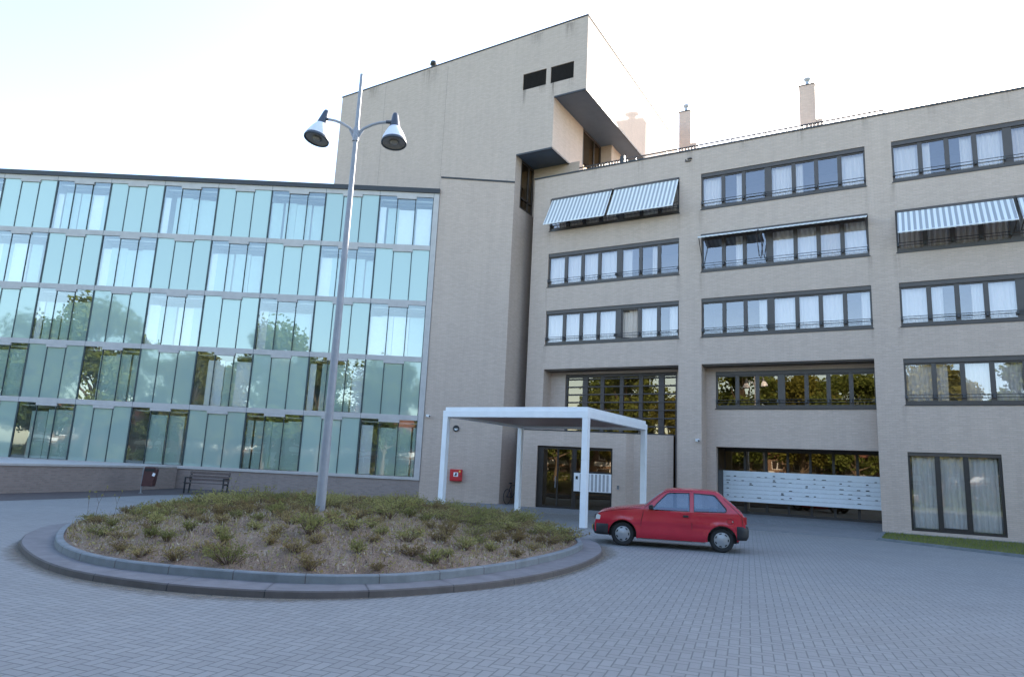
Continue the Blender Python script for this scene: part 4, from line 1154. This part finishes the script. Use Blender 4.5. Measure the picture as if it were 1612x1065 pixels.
def crown(pts, b, t0=-1, t1=1, cr=.035, off=0., mi=0):
    """Skin across the car along a run of profile points."""
    n = 20; V = []
    for i, (x, z) in enumerate(pts):
        a = pts[max(0, i - 1)]; c_ = pts[min(len(pts) - 1, i + 1)]
        nx, nz = -(c_[1] - a[1]), (c_[0] - a[0]); L = math.hypot(nx, nz) or 1; nx /= L; nz /= L
        for j in range(n + 1):
            t_ = t0 + (t1 - t0) * j / n; k = cr * (1 - abs(t_) ** 3.5) + off
            V.append((x + nx * k, hw(x, z) * t_, z + nz * k))
    F = [(i * (n + 1) + j, (i + 1) * (n + 1) + j, (i + 1) * (n + 1) + j + 1, i * (n + 1) + j + 1) for i in range(len(pts) - 1) for j in range(n)]
    b.mesh(V, [f[::-1] for f in F], mi, True)
b = MB()
for sg in (-1, 1): skin(b, side, [win_d, win_q], sg)
iw0, iw1, ir0, ir1 = 9, 12, 18, 21
crown(top[:iw0 + 1], b); crown(top[iw1:ir0 + 1], b); crown(top[ir1 - 1:], b)
for sg in (-1, 1):
    crown(top[iw0:iw1 + 1], b, sg * .9 if sg < 0 else .9, sg * 1. if sg > 0 else -1.) if sg > 0 else crown(top[iw0:iw1 + 1], b, -1., -.9)
    crown(top[ir0:ir1], b, .86, 1.) if sg > 0 else crown(top[ir0:ir1], b, -1., -.86)
body = b.build('body', M['paint'], CAR, normals=False)
b = MB(); crown(top[iw0:iw1 + 1], b, -.9, .9, off=-.006); b.build('windscreen', M['car_glass'], CAR)
b = MB(); crown(top[ir0:ir1], b, -.86, .86, off=-.006); b.build('rear_window', M['car_glass'], CAR)
def rim(b, poly, sg, w=.012, off=.005, mi=0):
    P = [Vector((x, sg * (hw(x, z) + off), z)) for x, z in poly]; b.tube(P, w, 5, mi, closed=True)
door_o = [(.415, .205), (.43, .60), (.50, .90), (.62, 1.00), (.80, 1.155), (.95, 1.27), (1.04, 1.305), (1.30, 1.325), (1.572, 1.328), (1.575, .60), (1.575, .205)]
M['gap'] = plain('panel_gap', (.03, .004, .006), .8)
for sg in (-1, 1):
    b = MB(); skin(b, door_o, [win_d], sg, .004)
    rim(b, door_o, sg, .0065, .003, 1)
    D = b.build('door', [M['paint'], M['gap']], CAR)
    b = MB(); skin(b, win_d, [], sg, -.012, 0, .1); b.build('window', M['car_glass'], D)
    b = MB(); rim(b, win_d, sg, .011, .002); b.build('window_seal', M['black'], D)
    b = MB(); y = sg * (hw(1.46, .76) + .004); b.box(1.38, 1.50, min(y, y + sg * .02), max(y, y + sg * .02), .735, .785); b.build('handle', M['black'], D, bevel=.008)
    b = MB(); y = sg * (hw(.66, .9) + .0); b.box(.60, .70, min(y, y + sg * .15), max(y, y + sg * .15), .875, .975); b.build('mirror', M['black'], D, bevel=.02)
    b = MB(); skin(b, win_q, [], sg, -.012, 0, .1); b.build('quarter_window', M['car_glass'], CAR)
    b = MB(); rim(b, win_q, sg, .011, .002); b.build('window_seal', M['black'], CAR)
    b = MB(); skin(b, [(.36, .182), (.36, .205), (1.88, .205), (1.88, .182)], [], sg, .006); b.build('sill_strip', M['hub'], CAR)
b = MB()
for sg in (-1, 1):
    b.tube([(x, sg * (hw(x, z) + .001), z) for x, z in [(-.60, .70), (-.50, .742), (-.30, .785), (-.05, .828), (.20, .862), (.42, .89)]], .0055, 5, 0)
    b.tube([(x, sg * (hw(x, z) + .001), z) for x, z in [(2.28, 1.2), (2.46, 1.03), (2.62, .875), (2.68, .80), (2.70, .62)]], .0055, 5, 0)
b.build('panel_seam', M['gap'], CAR)
b = MB(); r_ = [(2.42 + .075 * math.cos(a * .3927), .70 + .06 * math.sin(a * .3927)) for a in range(16)]
rim(b, r_, -1, .0035, .002); y = -(hw(2.45, .7) + .006); b.lathe([(.014, 0), (.014, .006), (0, .007)], 10, Matrix.Translation((2.47, y + .006, .70)) @ X90, 1); b.build('fuel_flap', [M['gap'], M['hub']], CAR)
def bumper(sections, z0, z1, name, prof):
    b = MB(); V = []; k = len(prof)
    for (x, y) in sections:
        for (dz, o_) in prof:
            V.append((x + o_ * (-.06 if name == 'front_bumper' else .06) * (1 if abs(y) < .7 else .15), y * (1 + .02 * o_), z0 + (z1 - z0) * dz))
    F = [(i * k + j, i * k + (j + 1) % k, (i + 1) * k + (j + 1) % k, (i + 1) * k + j) for i in range(len(sections) - 1) for j in range(k)]
    b.mesh(V, F + [tuple(range(k))[::-1], tuple((len(sections) - 1) * k + j for j in range(k))], 0, True)
    return b.build(name, M['trim'], CAR, normals=True)
PR = [(0, -.6), (.0, .3), (.25, .9), (.7, 1.), (.95, .7), (1., .2), (1., -.6)]
fs = [(-.34, .79), (-.5, .765), (-.60, .70), (-.65, .55), (-.675, .3), (-.68, 0)]; bumper(fs + [(x, -y) for x, y in fs[::-1][1:]], .235, .485, 'front_bumper', PR)
fs = [(2.57, .765), (2.68, .745), (2.755, .68), (2.79, .5), (2.80, .25), (2.805, 0)]; bumper(fs + [(x, -y) for x, y in fs[::-1][1:]], .30, .60, 'rear_bumper', PR)
M['lamp_glass'] = plain('headlamp_glass', (.62, .62, .60), .12, .05)
M['tail_red'] = plain('tail_lamp_red', (.35, .01, .015), .15, .05)
for sg in (-1, 1):
    b = MB(); lam = [(-.648, .57), (-.54, .575), (-.525, .665), (-.60, .695), (-.635, .66)]
    skin(b, lam, [], sg, .007, 0, .04)
    xs_ = [(-.664, .57), (-.667, .60), (-.655, .665), (-.61, .697)]
    b.mesh([(x, sg * y, z) for x, z in xs_ for y in (.40, hw(-.64, z) + .004)], [(0, 1, 3, 2), (2, 3, 5, 4), (4, 5, 7, 6)], 0, True)
    b.build('headlight', M['lamp_glass'], CAR)
    b = MB(); x0, x1 = 2.66, 2.785; b.box(x0, x1, min(sg * .52, sg * .722), max(sg * .52, sg * .722), .645, .82); b.build('taillight', M['tail_red'], CAR, bevel=.015)
b = MB(); b.box(-.69, -.63, -.37, .37, .56, .66)
for i in range(4): b.box(-.70, -.691, -.37, .37, .565 + i * .025, .575 + i * .025)
b.build('grille', M['black'], CAR)
b = MB(); b.box(-.765, -.755, -.26, .26, .30, .41); b.build('licence_plate', M['yellow'], CAR)
b = MB(); b.box(2.80, 2.81, -.26, .26, .64, .75); b.build('licence_plate', M['yellow'], CAR)
b = MB(); b.box(-.58, 2.62, -.55, .55, .22, .42); b.box(.36, 1.86, -.66, .66, .19, .40)
for cx in (0, WB):
    b.box(cx - .33, cx + .33, -.49, .49, .20, .66 if cx == 0 else .70)
    for sg in (-1, 1):
        n = 18; V = []
        for i in range(n + 1):
            a = R(-10 + 200 * i / n); p = (cx + .322 * math.cos(a), .275 + .322 * math.sin(a)); V += [(p[0], sg * (HW - .02), p[1]), (p[0], sg * .50, p[1])]
        b.mesh(V, [(2 * i, 2 * i + 1, 2 * i + 3, 2 * i + 2) for i in range(n)])
b.box(.30, .45, -.70, .70, .42, .90); b.box(1.95, 2.6, -.66, .66, .42, .72)
b.build('underbody', M['black'], CAR)
for cx in (0, WB):
    for sg in (-1, 1):
        T = Matrix.Translation((cx, sg * .595, .275)) @ Matrix.Rotation(R(90 * sg * -1), 4, 'X')
        b = MB(); b.lathe([(.17, -.07), (.24, -.085), (.268, -.07), (.275, -.03), (.275, .05), (.268, .09), (.235, .105), (.170, .09)], 40, T)
        W = b.build('wheel', M['rubber'], CAR)
        b = MB(); b.lathe([(.176, .085), (.170, .10), (.150, .098), (.125, .108), (.095, .113), (.085, .118), (0, .124)], 40, T, 0)
        b.lathe([(.185, -.05), (.185, .08)], 24, T, 1)
        for q in range(7):
            a = 2 * math.pi * q / 7
            for k_ in (-1, 0, 1):
                aa = a + k_ * .12; b.mesh([T @ Vector((rr * math.cos(aa + da), rr * math.sin(aa + da), .112 - (rr - .1) * .16 + .0025)) for rr, da in ((.128, -.08), (.156, -.07), (.156, .07), (.128, .08))], [(0, 1, 2, 3)], 1)
        b.build('hubcap', [M['hub'], M['black']], W)
for (x, y) in ((1.25, -.34), (1.25, .34)):
    b = MB(); b.box(x - .30, x + .22, y - .24, y + .24, .38, .56); b.box(x + .16, x + .30, y - .23, y + .23, .5, 1.0, 0, Matrix.Translation((x + .2, 0, .5)) @ Matrix.Rotation(R(14), 4, 'Y') @ Matrix.Translation((-x - .2, 0, -.5)))
    b.box(x + .26, x + .36, y - .13, y + .13, 1.03, 1.2); b.build('seat', M['seat_cloth'], CAR, bevel=.03)
b = MB(); b.box(1.75, 2.1, -.6, .6, .4, .6); b.box(2.02, 2.14, -.6, .6, .6, .94); b.build('seat', M['seat_cloth'], CAR, bevel=.03)
b = MB(); T = Matrix.Translation((.80, -.34, .86)) @ Matrix.Rotation(R(62), 4, 'Y')
b.tube([T @ Vector((.18 * math.cos(2 * math.pi * i / 24), .18 * math.sin(2 * math.pi * i / 24), 0)) for i in range(24)], .013, 6, closed=True); b.bar(T @ Vector((-.17, 0, 0)), T @ Vector((.17, 0, 0)), .04, .02); b.bar((.80, -.34, .86), (.6, -.34, .76), .05, .05); b.build('steering_wheel', M['black'], CAR)
b = MB(); b.box(.45, .70, -.66, .66, .70, .885); b.build('dashboard', M['black'], CAR, bevel=.03)
# ------------------------------------------------------------------ what stands across the street and shows in the glass
M['bark'] = plain('tree_bark', (.10, .075, .055), .9, .25, 8, bump=.4)
M['crown_a'] = leaf_mat('crown_leaf_dark', (.08, .115, .03), (.13, .17, .045), (.20, .22, .07))
M['crown_b'] = leaf_mat('crown_leaf_light', (.12, .13, .03), (.19, .18, .045), (.27, .24, .075))
def make_tree(seed, h, rx, m, n=10000):
    rg = random.Random(seed); root = thing('leafy_tree', 'x', 'tree')
    b = MB(); b.tube([(0, 0, -.2), (.1, 0, h * .18), (.0, .1, h * .5), (.1, .1, h * .85)], [h * .022, h * .018, h * .012, .04], 9)
    cl = []
    for i in range(26):
        a = rg.uniform(0, 6.283); zz = rg.uniform(.30, .95); rr = rx * math.sqrt(max(.05, 1 - ((zz - .55) / .48) ** 2)) * rg.uniform(.25, .95)
        c = Vector((math.cos(a) * rr, math.sin(a) * rr, zz * h)); cl.append((c, rg.uniform(.16, .30) * rx))
        s = Vector((0, 0, zz * h * rg.uniform(.45, .75))); b.tube([s, s.lerp(c, .5) + Vector((0, 0, .1)), c], [h * .008, h * .005, .02], 6)
    b.build('trunk', M['bark'], root)
    b = MB()
    for i in range(n):
        c, r = cl[rg.randrange(len(cl))]
        v = Vector((rg.gauss(0, 1), rg.gauss(0, 1), rg.gauss(0, .75))); v = v.normalized() * r * 1.5 * rg.random() ** .6
        leaf(b, c + v, (rg.gauss(0, 1), rg.gauss(0, 1), rg.gauss(-.2, .8)), rg.uniform(.32, .62), rg.uniform(.22, .42), 0, rg)
    b.build('crown', m, root); return root
TREES = [(0, -46, -9, 1.05), (1, -37, -13, .80), (0, -27.5, -12, .98), (1, -22.5, -15, .85), (0, -15.0, -14, .80), (1, -29, -2, .62), (1, -7, -15, .8), (0, 2, -14, .78), (1, 9, -16, .85), (0, -56, -14, 1.), (1, 20, -15, .9), (0, -19, -30, .8), (1, -34, -33, .95), (0, -63, -24, .9), (1, -72, -10, 1.), (0, -66, 4, .8), (1, -80, 14, .95), (0, -54, 10, .7), (1, -88, -20, 1.1), (0, -48, -28, .85), (0, -26, -27, .74), (1, -11, -26, .8), (0, -3, -28, .72), (1, 7, -27, .8), (0, 15, -26, .78), (1, 27, -22, .9), (0, -41, -24, .8), (1, -56, -30, .9), (0, -78, -28, 1.), (0, 34, -14, .9)]
PT_ = [make_tree(1, 17.5, 5.0, M['crown_a']), make_tree(2, 16.5, 4.4, M['crown_b'])]
TL = ['dark broad leafy tree across the street, mirrored in the glass fronts', 'lighter open-crowned leafy tree across the street, mirrored in the glass fronts']
usedt = set()
for (k, x, y, s) in TREES:
    o = PT_[k] if k not in usedt else copy_tree(PT_[k]); usedt.add(k)
    o.location = (x, y, 0); o.rotation_euler = (0, 0, x * 1.7); o.scale = (s, s, s); tag(o, TL[k], 'tree', 'trees across the street')
M['house_brick'] = brick_mat('orange_brick', (.27, .155, .10), (.21, .12, .078), (.30, .26, .22))
M['roof_tile'] = plain('clay_roof_tile', (.20, .085, .055), .8, .25, 4)
def make_house():
    H = thing('terraced_house', 'x', 'house'); w, d, h = 7.5, 9, 5.6
    b = MB(); hs = [(.7, 1.7, 0, 2.2), (2.6, 6.6, .8, 2.3), (.9, 2.9, 3.4, 4.8), (4.4, 6.4, 3.4, 4.8)]
    T = Matrix.Scale(-1, 4, (0, 1, 0))
    b.wall((0, w), (-.1, h), hs, 0, .3); b.box(0, w, d - .3, d, -.1, h); b.box(0, .3, .3, d - .3, -.1, h); b.box(w - .3, w, .3, d - .3, -.1, h)
    for x in (0, w): b.face([(x, 0, h), (x, d, h), (x, d / 2, h + 3.2)])
    b.build('wall', M['house_brick'], H)
    b = MB(); b.mesh([(0, -.4, h - .28), (w, -.4, h - .28), (w, d / 2, h + 3.22), (0, d / 2, h + 3.22), (w, d + .4, h - .28), (0, d + .4, h - .28)], [(0, 1, 2, 3), (3, 2, 4, 5)]); 
    r = b.build('roof', M['roof_tile'], H)
    b = MB(); b.box(w - 1.2, w - .5, d / 2 - .4, d / 2 + .4, h + 2.4, h + 4.2); b.build('chimney', M['house_brick'], r)
    for i, q in enumerate(hs):
        f = MB(); x0, x1, z0, z1 = q
        f.box(x0, x1, .12, .2, z1 - .1, z1); f.box(x0, x1, .12, .2, z0, z0 + .1); f.box(x0, x0 + .1, .12, .2, z0, z1); f.box(x1 - .1, x1, .12, .2, z0, z1)
        if i: f.box((x0 + x1) / 2 - .05, (x0 + x1) / 2 + .05, .12, .2, z0, z1)
        else: f.box(x0, x1, .14, .18, z0, z1)
        o = f.build('window' if i else 'door', M['white'], H)
        if i: g = MB(); g.box(x0, x1, .16, .165, z0, z1); g.build('pane', M['louvre'], o)
    b = MB(); b.box(2.3, 6.9, -.03, -.001, 2.6, 3.15); b.build('fascia_panel', M['white'], H)
    return H
H0 = make_house()
for i in range(13):
    o = H0 if i == 0 else copy_tree(H0)
    o.location = (-70 + i * 7.52 + 7.5, -34, 0); o.rotation_euler = (0, 0, math.pi)
    tag(o, 'two-storey orange brick terraced house in the row across the street, mirrored in the glass', 'house', 'terraced houses across the street')
# clipped hedges in front of the houses
def make_hedge(L):
    rg = random.Random(12); root = thing('garden_hedge', 'x', 'hedge')
    b = MB()
    for i in range(9):
        x = L * (i + .5) / 9; b.tube([(x, 0, -.1), (x + rg.uniform(-.2, .2), 0, .8), (x, rg.uniform(-.2, .2), 1.6)], [.05, .035, .015], 5)
    b.build('stem', M['bark'], root)
    b = MB()
    for i in range(3200):
        x, y, z = rg.uniform(0, L), rg.uniform(-.6, .6), rg.uniform(.05, 2.0) + .15 * math.sin(rg.uniform(0, 6))
        leaf(b, (x, y, z), (rg.gauss(0, 1), rg.gauss(0, 1) - .4, rg.gauss(0, 1)), rg.uniform(.15, .28), rg.uniform(.1, .2), 0, rg)
    b.build('foliage', M['crown_a'], root); return root
HG = make_hedge(8.0)
for i in range(11):
    o = HG if i == 0 else copy_tree(HG)
    o.location = (-62 + i * 8.6, -17.2 + .5 * math.sin(i), 0); o.scale = (1, 1, .85 + .1 * math.sin(i * 2.1)); tag(o, 'clipped green hedge along the street, mirrored in the glass fronts', 'hedge', 'hedges along the street')
